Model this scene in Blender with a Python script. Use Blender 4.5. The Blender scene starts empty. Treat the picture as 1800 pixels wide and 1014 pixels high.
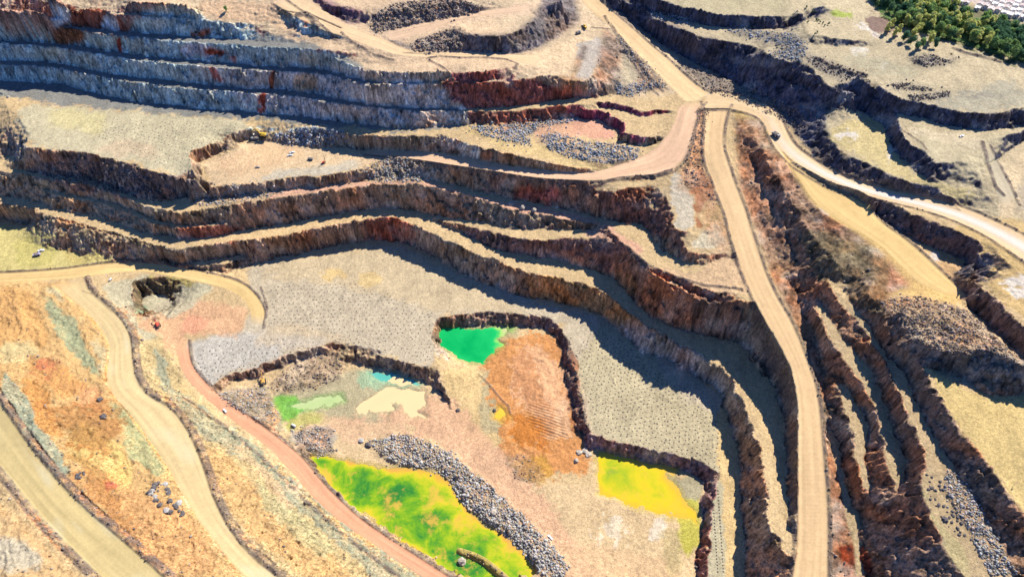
import bpy, bmesh, math, random, time
import numpy as np
from mathutils import Vector, Matrix
T0 = time.time()
random.seed(7); RNG = np.random.default_rng(11)

# ------------------------------------------------------------------ camera geometry (survey of the site)
PITCH = math.radians(50.0); CAMZ = 600.0; FPX = 1216.0; CX, CY = 900.0, 507.0
cp, sp = math.cos(PITCH), math.sin(PITCH)

# ------------------------------------------------------------------ survey data
# every row: outer edge x,y  inner edge x,y  height   (image survey points, turned into metres below)
ROADS = {
'main_up': ("1000,-40,1030,-40,152 1020,0,1052,0,146 1045,25,1075,18,142 1062,38,1090,32,139 1085,60,1115,52,135 1110,88,1145,80,131 1140,115,1175,103,126 1170,145,1200,128,121 1190,165,1225,150,119 1210,185,1250,165,118.5", 'R'),
'main_down': ("1235,180,1285,185,118 1240,200,1278,200,116.5 1238,230,1272,230,114 1237,260,1272,260,111.5 1240,290,1282,290,108 1252,315,1290,315,104.5 1262,345,1300,340,101 1275,375,1312,370,97 1283,410,1322,405,93 1292,440,1332,435,90 1305,480,1345,475,86.5 1322,520,1362,515,83 1345,565,1390,560,79 1365,600,1408,600,76 1388,640,1422,640,73 1398,680,1435,675,70 1402,720,1442,720,66 1402,780,1447,780,62 1402,840,1452,840,57.5 1402,900,1456,900,53 1402,950,1456,950,50 1395,1000,1456,1000,47 1385,1050,1456,1050,44 1380,1120,1450,1120,40", 'LR'),
'pit_branch': ("640,262,640,272,78 700,265,700,277,81 750,268,750,283,84.5 800,273,800,291,88 850,285,850,298,90.5 900,293,900,306,93 950,299,950,314,95.5 1000,304,1000,316,98 1050,303,1050,318,101 1100,286,1110,312,104 1145,268,1178,304,107 1164,248,1204,283,110 1178,228,1216,252,113 1188,210,1222,220,115.5 1192,190,1228,195,117.5 1205,178,1240,180,118.5", 'R'),
'white': ("1225,195,1250,160,118.5 1262,190,1276,163,118.5 1290,192,1305,170,118.5 1320,200,1335,180,119 1340,212,1362,190,119 1350,235,1376,212,119 1362,262,1390,245,119 1385,285,1405,262,119.5 1410,300,1430,280,120.5 1450,320,1465,302,122 1500,338,1515,322,124 1560,354,1575,336,127 1620,368,1640,350,130 1680,388,1700,366,134 1730,412,1750,388,137 1775,442,1800,412,140 1830,480,1860,450,143 1880,520,1920,490,145", 'LR'),
'tan': ("1375,268,1390,285,118.5 1390,295,1420,305,118.5 1410,322,1460,330,118 1425,350,1500,343,117.5 1455,378,1525,362,117 1500,402,1555,395,116.5 1545,430,1590,418,116 1575,460,1622,445,116 1610,495,1650,472,116 1650,515,1678,498,116 1690,525,1698,522,116", 'R'),
'entry': ("-60,480,-60,500,17 0,480,0,497,17 100,474,105,492,17.5 160,466,165,485,18 200,461,215,478,18 260,462,260,477,18 320,471,320,490,17.5 380,482,370,500,16.5 425,495,405,510,15.5 450,515,425,522,14.5 468,545,440,545,13.5 462,575,440,570,13", 'L'),
'haul_mid': ("95,500,150,488,18 125,525,160,512,18.5 160,555,190,536,20 185,585,215,560,22 195,610,232,590,23.5 190,640,235,630,26 188,670,241,665,28 195,690,262,693,30 225,722,300,712,32 250,755,325,742,34.5 275,790,345,780,37 300,830,360,820,40 325,875,375,868,43 350,915,398,915,46 380,955,435,965,49 420,1005,490,1010,52 470,1050,560,1055,55 530,1110,620,1110,58", 'r'),
'haul_low': ("-60,760,-40,650,62 0,825,5,705,65 30,862,42,762,66 80,922,92,827,68 130,972,152,892,70 175,1014,230,958,71 230,1060,300,1020,72 300,1110,360,1080,73", 'lr'),
'pink': ("312,600,332,598,13 313,630,334,628,13 322,655,345,652,12.5 345,685,370,680,12 385,720,412,712,11 430,755,460,745,10 470,785,500,775,9.5 505,820,535,805,9 530,850,562,840,8.5 560,885,595,875,8 610,925,640,915,8 670,965,695,952,8 720,1000,760,992,8 770,1030,810,1025,8 840,1080,880,1075,8", 'R'),
'upper': ("480,5,520,-10,172 520,30,560,10,168 570,55,600,40,163 620,70,640,58,159 660,85,675,68,156 700,98,712,88,153 760,101,750,93,151 820,100,820,93,150 880,101,885,96,148.5 920,110,925,97,147 945,120,955,95,145.5", ''),
'ridge_track': ("690,72,670,58,156.5 730,62,740,42,158 800,38,800,30,160 850,27,850,20,162 930,20,930,8,165", ''),
'link': ("1726,262,1740,256,151 1738,300,1758,292,147 1755,345,1780,335,142 1765,365,1790,360,140", 'R'),
}
LEDGES = [
# ledges of the middle wall, second level
"-60,300,-60,293,60 20,300,22,294,61 64,313,66,307,62 110,319,112,312,62 150,326,152,318,62 173,330,178,322,62 205,342,210,335,62 240,356,250,350,62 265,367,275,357,63 289,373,300,362,63 330,373,345,352,64 370,366,400,345,65 440,357,455,342,66 461,353,470,337,66 505,347,505,333,66 550,339,550,331,66.5 594,334,594,323,67 639,327,645,317,67 700,323,720,314,68 767,328,780,320,68 811,339,815,329,68 855,354,860,342,68.5 900,366,905,351,69 944,376,950,360,69 989,385,995,369,69.5 1024,389,1035,378,70 1040,397,1060,385,70 1075,412,1100,392,71 1100,432,1138,400,73 1125,458,1150,430,75 1165,480,1180,455,78 1230,508,1230,470,82 1290,518,1285,455,86",
# first level, running right round the pit
"-60,345,-60,328,38 0,356,0,343,38 44,370,48,354,38 100,384,105,369,38 155,401,160,380,38 200,412,205,394,38 245,425,255,410,38 285,437,300,418,38 350,434,355,415,38 394,431,400,409,38 439,422,440,402,38 461,420,470,398,38 505,414,510,391,38 550,403,550,382,38.5 594,397,594,375,39 639,389,639,369,39.5 683,382,683,366,40 728,396,745,372,40.5 760,412,785,400,40 822,441,833,421,40 867,456,878,441,39.5 900,469,915,445,39 935,480,965,453,39 967,489,1010,465,38.5 1000,489,1040,475,38 1033,504,1075,490,38 1067,518,1090,507,37.5 1083,533,1105,521,37 1119,562,1130,546,37 1150,584,1165,566,37 1183,601,1205,580,37 1217,618,1258,594,37 1230,628,1310,608,37 1268,649,1334,635,37.5 1286,667,1354,668,38 1300,695,1370,698,38 1314,724,1376,733,38.5 1325,758,1382,766,39 1334,790,1383,800,39.5 1339,824,1384,830,40.5 1342,858,1384,850,42 1347,890,1387,889,44 1354,924,1391,925,46.5 1372,956,1397,950,49 1390,985,1402,970,50",
"762,386,765,378,42 800,395,805,386,46 833,401,840,392,50 860,406,867,396,52 900,417,905,400,55 935,423,940,403,57 989,420,990,402,61 1030,418,1030,401,64 1070,414,1060,403,67",
"78,336,80,333,50 150,352,152,347,50 222,372,226,366,50 256,390,260,384,50 289,400,292,394,50 330,403,333,396,50 390,398,395,392,50",
"316,465,318,460,20 355,468,365,460,20 399,463,395,454,20 437,449,430,443,20",
# great wall, upper left
"-60,114.5,-60,106.5,104 0,114.5,0,106.5,104 89,116.5,89,107.5,105 155,131.5,155,122.5,106 222,143.5,222,134.5,107 300,150.5,300,140.5,108 400,163.5,400,154.5,109 511,167.5,511,157.5,111 600,184.5,600,175.5,115 650,187,650,183,115 700,193,710,189,116 800,196,800,193,116 880,195,885,189,116 950,189,955,181,116.5 1000,187,1010,172,117 1055,178,1055,170,117.5 1110,180,1115,166,118 1150,183,1170,158,118.5",
"-60,74.5,-60,66.5,123 0,75.5,0,66.5,123 89,82.5,89,74.5,124 142,90.5,142,81.5,125 200,99.5,200,90.5,125 300,113.5,300,104.5,127 444,124.5,444,115.5,129 578,129.5,578,120.5,132 630,147,632,140,138 660,150,662,146,139 720,147,720,144,140 790,147,790,143,140.5 880,144,885,141,141.5",
"-60,37.5,-60,29.5,143 0,37.5,0,30.5,143 67,41.5,67,34.5,143 155,56.5,155,48.5,144 233,64.5,233,56.5,144 300,70.5,300,61.5,145 444,81.5,444,73.5,148 540,87.5,545,79.5,153 600,89.5,602,81.5,156",
"588,108,588,103,149 629,117,625,110,149 660,127,680,117,149.5 750,127,740,112,150.5 783,131,785,120,151",
"-60,22,-60,18,160 0,22,0,18,160 80,24,80,20,161 160,20,160,14,162 206,24,206,19,163 245,30,245,25,163 344,34,344,30,163",
# right flank, stepped strips
"1452,492,1484,500,105 1470,530,1500,540,104 1500,555,1528,578,103 1530,600,1556,618,103 1560,640,1590,655,103 1567,668,1602,690,104 1585,710,1618,725,104 1600,750,1640,760,104 1620,790,1663,798,104 1612,825,1682,835,104 1625,880,1715,882,103 1640,930,1738,925,102 1680,990,1765,980,101 1700,1020,1785,1015,100 1730,1070,1810,1070,99",
"1428,540,1446,535,92 1452,590,1474,588,93 1478,625,1503,620,91 1498,650,1526,646,90 1524,690,1553,688,88 1530,715,1564,722,87 1543,750,1577,752,86 1556,790,1588,783,85 1560,825,1600,810,85 1575,860,1600,848,83",
"1468,680,1486,673,77 1480,705,1506,712,76 1486,740,1524,733,75 1496,790,1530,788,73 1510,840,1525,840,71 1520,862,1540,850,70",
"1450,755,1465,760,58 1465,790,1480,790,57 1475,840,1485,840,56 1485,880,1497,870,55 1490,920,1510,910,54 1500,945,1515,950,53 1505,975,1515,985,52 1505,1010,1520,1010,51",
]
# single lines: "x,y,z ..." ; C: prefix = closed
LINES = """
-60,141,86 0,142,86 100,146,87 189,169,88 244,181,88 300,184,89 355,191,90 444,198,91 540,206,93 600,214,96 700,226,100 760,224,102 820,219,104 870,224,104 930,217,104 1000,208,104 1015,205,104
-60,160,88 0,167,88 100,188,88 200,200,88 300,208,88 440,213,89 500,216,91 560,226,93 617,238,95 668,240,98 700,240,99.5 733,241,101 773,237,102 800,244,103 822,253,104 844,260,105 889,271,106 933,279,106 978,288,105 1033,298,103.5 1051,302,101.5
450,248,78 500,254,78 560,260,78 617,258,78 668,264,79.5
820,222,104 870,245,105 950,265,105.5 1050,285,105 1095,284,105
-60,382,14 0,383,14 50,392,14 100,405,14 150,418,14 200,432,14 250,447,14 300,462,14 345,476,14 399,481,13 440,468,13 461,461,13 505,450,12.5 550,438,12 594,429,12 640,423,12 690,422,12 720,428,12 750,445,12 789,469,12 833,491,12 878,507,12 922,524,12 967,529,12 1011,535,12 1056,555,12 1094,589,12 1128,622,12 1160,629,12 1205,640,12 1217,653,12 1250,673,12 1272,693,12 1283,733,12 1292,767,12 1297,800,12 1301,867,12 1308,911,12 1312,956,12 1312,1020,12 1305,1080,12
1265,850,12 1268,900,12 1265,960,12 1262,1020,12
353,302,78 373,329,78 400,325,78 430,327,78 472,321,78 505,313,78 550,311,78 594,307,78 628,298,78 655,285,78 672,274,79
344,287,78 360,283,78 380,268,78 405,256,78 439,246,78 450,248,78
47,258,90 73,264,90 156,267,90 178,278,90 211,283,90 240,289,90 267,302,90 333,316,90 342,317,90 341,300,90 340,284,90 331,273,90 345,262,90 365,256,90 400,243,90 440,222,90
0,160,90 12,183,90 30,205,90 53,233,90 47,258,88
-60,330,52 -30,300,56 0,280,60 20,275,62
56,309,62 156,313,62 200,333,62 222,347,62 267,356,62 351,342,64 375,337,66
185,22,163 200,22,163 238,29,163 289,31,163 344,33,163 400,41,162 455,43,160 505,43,158 520,59,157 567,63,157 600,69,157
-60,-10,176 0,-6,176 100,-3,176 160,0,177 200,2,177 240,5,177 290,8,177 340,11,177 352,22,166
450,20,167 550,35,161 600,55,158
400,-5,173 460,-40,178 300,-40,182 0,-60,185
783,131,151 800,130,151 850,126,150 900,118,149 912,108,148
740,93,151 760,108,150.5 850,113,150 900,112,149
900,143,142 940,137,142 970,133,141.5 1000,146,138 1040,137,136
1055,60,139 1050,100,137 1040,135,135.5
1090,95,128 1100,120,124 1110,140,121 1120,160,118.5
800,45,166 830,62,166 870,65,166 910,55,166 935,35,167 930,22,166 955,13,168 985,0,173
710,90,155 790,96,150.5 815,92,150.5 870,92,149.5 920,95,148 960,80,145 985,64,144 1003,45,144 1015,20,146
555,-5,173 585,11,172 600,12,172 620,15,171 636,21,168
565,20,164.5 601,35,161 628,42,159.5 640,42,158.5
660,25,169 730,12,171 800,6,171 840,15,166 850,-20,175 700,-30,178
1009,189,116 1055,197,113 1089,211,113 1103,226,113 1094,237,113 1123,240,113 1145,240,113 1170,225,114 1185,205,116
1011,205,104 1067,214,104 1088,232,104 1088,247,104 1117,255,104 1140,255,105.5 1160,245,108
1055,188,113 1096,196,113 1124,208,113.5 1142,205,114 1170,200,115
1055,179,117.5 1111,190,118 1140,196,118 1182,193,118
1083,324,102 1143,315,102
1060,335,99 1075,345,98 1090,335,102 1139,322,102 1157,324,103 1174,344,101 1183,384,98.5 1183,398,98 1205,407,97 1219,389,98 1212,350,101 1195,315,105
1190,312,105.5 1185,300,106.5
1205,408,96 1200,430,91 1215,445,90 1240,449,89 1285,440,89
1060,385,72 1128,394,73 1139,422,74 1160,440,76 1180,456,78 1215,470,81 1250,466,84 1285,453,86
1225,200,117 1225,240,112 1222,280,108 1225,310,104
1110,448,73 1140,475,74.5 1200,508,77 1240,530,80 1308,532,84
1034,320,99 1045,335,96 1047,353,91
1110,450,72 1140,475,72 1200,505,73 1240,528,75 1300,545,78
1318,530,82 1300,565,60 1322,575,58 1330,590,58 1350,640,58 1345,610,55
1308,250,111 1328,300,105 1350,350,99 1385,430,93 1412,500,88
1290,215,115 1292,260,110 1302,300,105 1320,350,98 1340,400,91 1360,445,87 1385,490,83 1407,540,79 1430,590,75 1442,640,71 1450,700,67 1454,745,63
1310,200,118 1330,240,117.5 1350,290,116.5 1380,330,116 1400,365,112 1440,430,110 1475,470,113
1425,345,118 1455,379,117 1500,403,116.5 1545,431,116 1535,480,116 1560,515,116
1525,500,117 1540,530,117 1555,560,118 1568,600,119 1610,620,120 1622,640,120 1645,690,120 1665,720,121 1690,760,121 1720,800,121 1750,840,121 1780,880,120 1800,900,120 1850,960,120
1565,500,116 1600,515,117 1640,520,118 1690,530,119
1630,648,120 1652,690,119 1700,768,119 1760,838,119 1805,885,119
1640,645,120 1690,662,119 1745,702,119 1800,692,119 1860,690,119
1750,780,119 1860,860,119 1820,740,119
1600,600,126 1640,612,132 1690,620,138 1740,618,141 1800,640,142 1850,655,142
1580,555,127 1650,560,132 1720,590,138 1760,615,141
1702,538,116 1732,563,118 1770,600,121 1810,640,123 1860,690,123
1530,356,125 1560,355,127.5 1620,380,132 1680,404,135 1718,424,137 1722,440,135 1708,470,129 1705,490,127 1730,512,133 1760,540,138 1800,575,140 1860,630,140
1538,371,114 1562,395,115 1600,420,115.5 1650,440,116 1690,453,116.5 1700,464,117 1698,500,117 1698,524,116
1735,420,138 1780,470,140 1840,540,141
1100,-40,165 1150,-3,165 1200,12,164 1270,26,164 1340,30,164 1380,27,164 1402,20,165 1390,-20,165
1120,10,150 1170,25,150 1210,36,150 1280,50,151 1350,53,152 1400,48,156 1425,30,159
1060,-30,157 1085,0,153 1115,8,150 1140,18,149 1148,33,149 1180,45,149 1240,68,149 1300,78,150 1335,80,152
1062,-20,148 1082,12,142 1104,32,137 1134,55,131 1184,90,124 1232,117,119.5 1262,135,118 1275,138,118.5 1320,165,119.5 1370,190,119.5 1388,215,119.5 1410,253,120.5 1450,293,122.5 1500,314,125 1580,333,129 1665,352,134
1335,82,152 1300,108,136 1264,133,120
1335,92,157 1345,92,158 1390,113,158 1412,106,160 1440,135,160 1475,163,158 1524,165,156
1475,165,157 1440,185,140 1395,212,121
1465,183,139 1500,187,139 1530,200,139 1550,220,139 1565,245,139 1585,275,139 1602,297,140 1630,318,140 1660,323,141 1700,323,142 1715,340,141
1455,190,140 1452,215,138 1460,245,136 1475,262,136 1500,277,136 1530,290,137 1560,308,138 1600,320,139 1640,330,139 1672,345,137 1690,368,135 1665,358,133
1524,166,155 1552,185,153 1575,200,153 1582,235,153 1600,255,153 1625,262,153 1640,284,153 1660,283,153 1700,280,152 1715,300,149 1735,345,142
1512,138,165 1525,148,166 1545,152,166 1570,168,166 1600,178,166 1650,190,166 1700,197,166 1750,200,166 1800,192,166 1860,185,166
1510,147,160 1535,168,155 1560,188,154 1590,205,153 1625,208,153 1640,215,153 1700,229,152 1740,231,152 1800,225,152 1860,215,152
1600,235,153 1680,250,152 1720,250,152 1760,240,152 1800,230,152
1735,292,146 1750,284,143 1790,256,141 1840,235,141
1790,290,140.5 1800,330,140 1770,370,139 1800,400,140
1420,60,168 1480,70,167.5 1522,74,166
1425,80,162 1480,83,162 1528,83,162.5
1400,20,169 1415,45,168 1420,60,168 1500,40,167 1450,10,172
1440,100,161 1500,130,160 1480,150,158.5
1600,90,165 1650,150,166 1750,150,166 1600,40,164 1700,80,163 1800,110,163
1550,0,165 1650,0,158 1760,20,154 1800,50,154 1900,60,152 1600,-60,160
0,520,24 40,560,31 0,600,42 60,640,39 0,660,52 60,700,50
0,900,74 60,980,78 -60,1000,84 100,1060,84
50,430,16 150,450,16.5 100,470,17
130,600,28 120,570,24
275,600,16 290,660,16 330,705,15 400,750,14 470,810,13 540,880,13 620,950,13 700,1010,13 800,1070,13
250,545,17.5 280,580,15 300,600,14
240,560,18 262,610,17.5 275,650,17
236,522,16 236,500,17 258,488,17.5 300,489,17 340,493,16.5 366,504,16 360,524,15.5 325,542,15 295,556,14
236,522,16 238,542,11 248,554,8 272,560,9 295,556,14
254,514,1 247,537,1 262,547,2 282,546,2 300,538,4 300,522,3 275,516,0
320,560,13 400,560,13 430,585,13
365,678,12 400,660,12 440,650,12 460,640,12 500,625,12 560,607,12 590,600,12 605,603,12 650,612,12 690,630,12 720,640,12 765,645,12 772,668,10 785,700,5 800,715,2.5
374,692,6.5 405,675,5.5 440,665,4.5 470,656,4 505,641,4 560,624,4 592,616,5
485,698,0.5 520,690,0 560,682,0 600,655,0 620,640,0 640,644,0 690,654,0 740,670,0 765,682,0 775,692,1 790,718,1.5
365,678,12 378,690,11 398,696,10 425,714,9 475,746,6 510,782,4
480,700,1 500,740,0.5 520,765,1 545,795,0 555,812,0 600,870,0 680,928,0 760,975,0 830,1014,0 860,1060,0
757,563,12 762,600,12 765,640,12
777,583,1 778,610,1 800,628,1 830,638,1 850,650,3
770,562,12 775,556,12 800,553,12 860,551,12 920,553,12 970,560,12 990,580,12 998,620,12 1010,660,12 1022,700,12 1030,740,12 1037,760,12
777,575,1 850,575,1 920,576,1 960,578,1.5 975,592,3 985,625,3 994,665,3 1003,705,3 1013,745,3 1026,780,2
850,640,2 870,690,2.5 893,720,3
800,660,6 820,700,4 840,760,2.5
870,610,3 930,660,4 950,740,4 900,800,3
1000,850,2 1000,950,1 900,950,1 700,750,0 640,760,0
1037,760,12 1080,775,12 1150,791,12 1210,806,12 1245,812,12 1260,828,12 1262,845,12 1255,870,12 1250,900,12 1248,930,12 1252,960,12 1245,1000,12 1240,1040,12
1030,784,0 1060,794,0 1100,803,0 1150,815,0 1200,827,0 1226,838,0 1238,852,0 1236,880,0 1232,930,0 1228,970,0 1226,1040,0
1060,900,0 1150,950,0.5 1100,1014,1
"""
SC = bpy.context.scene
def tag(o, label=None, cat=None, group=None, kind=None):
    if label: o['label'] = label
    if cat: o['category'] = cat
    if group: o['group'] = group
    if kind: o['kind'] = kind
    return o
def newmat(name):
    m = bpy.data.materials.new(name); m.use_nodes = True
    nt = m.node_tree; b = nt.nodes['Principled BSDF']
    return m, nt, b
def N(nt, t, **kw):
    n = nt.nodes.new(t)
    for k, v in kw.items():
        if k.startswith('i_'): n.inputs[k[2:].replace('_', ' ')].default_value = v
        else: setattr(n, k, v)
    return n
def ground_mat(name, bump=.6, fine=.5, rough=.95, var=.16, vstretch=0):
    m, nt, b = newmat(name); L = nt.links
    at = N(nt, 'ShaderNodeAttribute', attribute_name='Col')
    tc = N(nt, 'ShaderNodeTexCoord')
    n1 = N(nt, 'ShaderNodeTexNoise', i_Scale=.9, i_Detail=5.0, i_Roughness=.7)
    n2 = N(nt, 'ShaderNodeTexNoise', i_Scale=fine, i_Detail=6.0, i_Roughness=.65)
    if vstretch:
        mp = N(nt, 'ShaderNodeMapping'); mp.inputs['Scale'].default_value = (1, 1, vstretch); L.new(tc.outputs['Object'], mp.inputs['Vector']); src = mp.outputs[0]
    else: src = tc.outputs['Object']
    L.new(src, n1.inputs['Vector']); L.new(src, n2.inputs['Vector'])
    mr = N(nt, 'ShaderNodeMapRange'); mr.inputs[1].default_value = .3; mr.inputs[2].default_value = .7
    mr.inputs[3].default_value = 1 - var; mr.inputs[4].default_value = 1 + var
    L.new(n1.outputs['Fac'], mr.inputs[0])
    mx = N(nt, 'ShaderNodeVectorMath', operation='SCALE')
    L.new(at.outputs['Color'], mx.inputs[0])
    n4 = N(nt, 'ShaderNodeTexNoise', i_Scale=.42, i_Detail=4.0, i_Roughness=.75); L.new(src, n4.inputs['Vector'])
    m4 = N(nt, 'ShaderNodeMapRange'); m4.inputs[1].default_value = .32; m4.inputs[2].default_value = .68; m4.inputs[3].default_value = 1 - var * 1.1; m4.inputs[4].default_value = 1 + var * 1.1
    L.new(n4.outputs['Fac'], m4.inputs[0])
    vo = N(nt, 'ShaderNodeTexNoise', i_Scale=1.7, i_Detail=1.0, i_Roughness=.5); L.new(tc.outputs['Object'], vo.inputs['Vector'])
    m5 = N(nt, 'ShaderNodeMapRange'); m5.inputs[1].default_value = .60; m5.inputs[2].default_value = .68; m5.inputs[3].default_value = 1; m5.inputs[4].default_value = 1 - min(.6, var * 1.7)
    L.new(vo.outputs['Fac'], m5.inputs[0])
    q1 = N(nt, 'ShaderNodeMath', operation='MULTIPLY'); L.new(mr.outputs[0], q1.inputs[0]); L.new(m4.outputs[0], q1.inputs[1])
    big = N(nt, 'ShaderNodeTexNoise', i_Scale=.045, i_Detail=3.0); L.new(tc.outputs['Object'], big.inputs['Vector'])
    mb = N(nt, 'ShaderNodeMapRange'); mb.inputs[1].default_value = .42; mb.inputs[2].default_value = .62; L.new(big.outputs['Fac'], mb.inputs[0])
    mf = N(nt, 'ShaderNodeMix'); L.new(mb.outputs[0], mf.inputs['Factor']); mf.inputs['A'].default_value = 1.0; L.new(m5.outputs[0], mf.inputs['B'])
    q2 = N(nt, 'ShaderNodeMath', operation='MULTIPLY'); L.new(q1.outputs[0], q2.inputs[0]); L.new(mf.outputs['Result'], q2.inputs[1])
    L.new(q2.outputs[0], mx.inputs['Scale'])
    L.new(mx.outputs[0], b.inputs['Base Color'])
    bp = N(nt, 'ShaderNodeBump'); bp.inputs['Strength'].default_value = bump; bp.inputs['Distance'].default_value = 1.0
    L.new(n2.outputs['Fac'], bp.inputs['Height']); L.new(bp.outputs['Normal'], b.inputs['Normal'])
    b.inputs['Roughness'].default_value = rough; b.inputs['Specular IOR Level'].default_value = .15
    return m
def simple_mat(name, col, rough=.6, metal=0, var=.1, scale=2.0, spec=.4):
    m, nt, b = newmat(name); L = nt.links
    tc = N(nt, 'ShaderNodeTexCoord'); n1 = N(nt, 'ShaderNodeTexNoise', i_Scale=scale, i_Detail=3.0)
    L.new(tc.outputs['Object'], n1.inputs['Vector'])
    cr = N(nt, 'ShaderNodeValToRGB')
    c = np.array(col, float)
    cr.color_ramp.elements[0].position = .3; cr.color_ramp.elements[1].position = .7
    cr.color_ramp.elements[0].color = (*np.clip(c * (1 - var), 0, 1), 1); cr.color_ramp.elements[1].color = (*np.clip(c * (1 + var), 0, 1), 1)
    L.new(n1.outputs['Fac'], cr.inputs[0]); L.new(cr.outputs[0], b.inputs['Base Color'])
    b.inputs['Roughness'].default_value = rough; b.inputs['Metallic'].default_value = metal; b.inputs['Specular IOR Level'].default_value = spec
    return m
def ramp(nt, stops):
    cr = N(nt, 'ShaderNodeValToRGB'); e = cr.color_ramp.elements
    while len(e) < len(stops): e.new(.5)
    for k, (p, c) in enumerate(stops): e[k].position = p; e[k].color = (*c, 1)
    return cr
# ------------------------------------------------------------------ helpers: image survey point + height -> metres
def p2w(u, v, z):
    u = np.asarray(u, float); v = np.asarray(v, float); z = np.asarray(z, float)
    a = (u - CX) / FPX; b = (CY - v) / FPX
    dy = cp + b * sp; dz = -sp + b * cp
    t = (CAMZ - z) / (-dz)
    return a * t, dy * t
def w2p(x, y, z):
    d = y * cp + (CAMZ - z) * sp
    yc = y * sp - (CAMZ - z) * cp
    return CX + FPX * x / d, CY - FPX * yc / d

# terrain grid: finer near the viewpoint side, coarser far away
NX, NY = 1500, 1480
Y0, Y1 = 70.0, 1330.0
SX = 0.93
tt = np.linspace(0, 1, NY)
kk = 0.75
YS = Y0 + (Y1 - Y0) * (tt * (1 - kk * 0.5) + 0.5 * kk * tt ** 2) / (1.0)
YS = Y0 + (Y1 - Y0) * (YS - Y0) / (YS[-1] - Y0)
SS = np.linspace(-SX, SX, NX)
def width_at(y): return 0.643 * y + 452.0
def w2g(x, y):
    gi = np.interp(y, YS, np.arange(NY))
    gj = (x / width_at(y) + SX) / (2 * SX) * (NX - 1)
    return gi, gj
GX = (SS[None, :] * width_at(YS)[:, None]); GY = np.repeat(YS[:, None], NX, 1)

def lat(n, seed): return np.random.default_rng(seed).random((n, n)).astype(np.float32)
_lat = {}
def vnoise(x, y, seed):
    if seed not in _lat: _lat[seed] = lat(256, seed)
    L = _lat[seed]
    xi = np.floor(x).astype(np.int64); yi = np.floor(y).astype(np.int64)
    fx = (x - xi).astype(np.float32); fy = (y - yi).astype(np.float32)
    fx = fx * fx * (3 - 2 * fx); fy = fy * fy * (3 - 2 * fy)
    x0 = xi & 255; x1 = (xi + 1) & 255; y0 = yi & 255; y1 = (yi + 1) & 255
    a = L[y0, x0] * (1 - fx) + L[y0, x1] * fx
    b = L[y1, x0] * (1 - fx) + L[y1, x1] * fx
    return (a * (1 - fy) + b * fy) * 2 - 1
def fbm(x, y, wl, seed, octs=4, gain=0.5):
    s = 0; a = 1.0; tot = 0; f = 1.0 / wl
    for o in range(octs):
        c, d = math.cos(o * 1.3 + .4), math.sin(o * 1.3 + .4)
        s = s + a * vnoise((x * c - y * d) * f + 17.3 * o, (x * d + y * c) * f + 9.1 * o, seed + o * 31)
        tot += a; a *= gain; f *= 2.03
    return s / tot

def blocky(x, y, wl, seed, ang=.5):
    L = lat(256, seed); c, d = math.cos(ang), math.sin(ang)
    u = (x * c - y * d) / wl; v = (x * d + y * c) / (wl * .7)
    return L[np.floor(v).astype(np.int64) & 255, np.floor(u + .37 * np.floor(v)).astype(np.int64) & 255] * 2 - 1
ZC = np.zeros((NY, NX), np.float64); ZN = np.zeros((NY, NX), np.float64)
RA = np.full((NY, NX), -1.0, np.float32); RID = np.full((NY, NX), -1, np.int16); RL = np.zeros((NY, NX), np.float32)
def stamp(x, y, z):
    gi, gj = w2g(x, y)
    i0 = np.floor(gi).astype(int); j0 = np.floor(gj).astype(int)
    for di in (0, 1):
        for dj in (0, 1):
            i = i0 + di; j = j0 + dj
            ok = (i >= 0) & (i < NY) & (j >= 0) & (j < NX)
            w = (np.abs(1 - di - (gi - i0)) * np.abs(1 - dj - (gj - j0)) + 1e-3)[ok]
            np.add.at(ZC, (i[ok], j[ok]), w * z[ok]); np.add.at(ZN, (i[ok], j[ok]), w)
def seg_sample(P, step=0.45):
    out = []
    for a, b in zip(P[:-1], P[1:]):
        n = max(2, int(np.linalg.norm(b[:2] - a[:2]) / step))
        t = np.linspace(0, 1, n, endpoint=False)[:, None]
        out.append(a + (b - a) * t)
    out.append(P[-1:])
    return np.concatenate(out)
def smooth_rows(R, it=2):   # corner cutting keeps the ends
    for _ in range(it):
        n = [R[0]]
        for a, b in zip(R[:-1], R[1:]):
            n.append(.75 * a + .25 * b); n.append(.25 * a + .75 * b)
        n.append(R[-1]); R = np.array(n)
    return R
def parse(s, k): return np.array([[float(q) for q in r.split(',')] for r in s.split()]).reshape(-1, k)
def strip3(s):
    R = parse(s, 5); R = smooth_rows(R, 2)
    x1, y1 = p2w(R[:, 0], R[:, 1], R[:, 4]); x2, y2 = p2w(R[:, 2], R[:, 3], R[:, 4])
    return np.stack([x1, y1, R[:, 4]], 1), np.stack([x2, y2, R[:, 4]], 1)
ROADW = {}; BERMS = []
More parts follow.
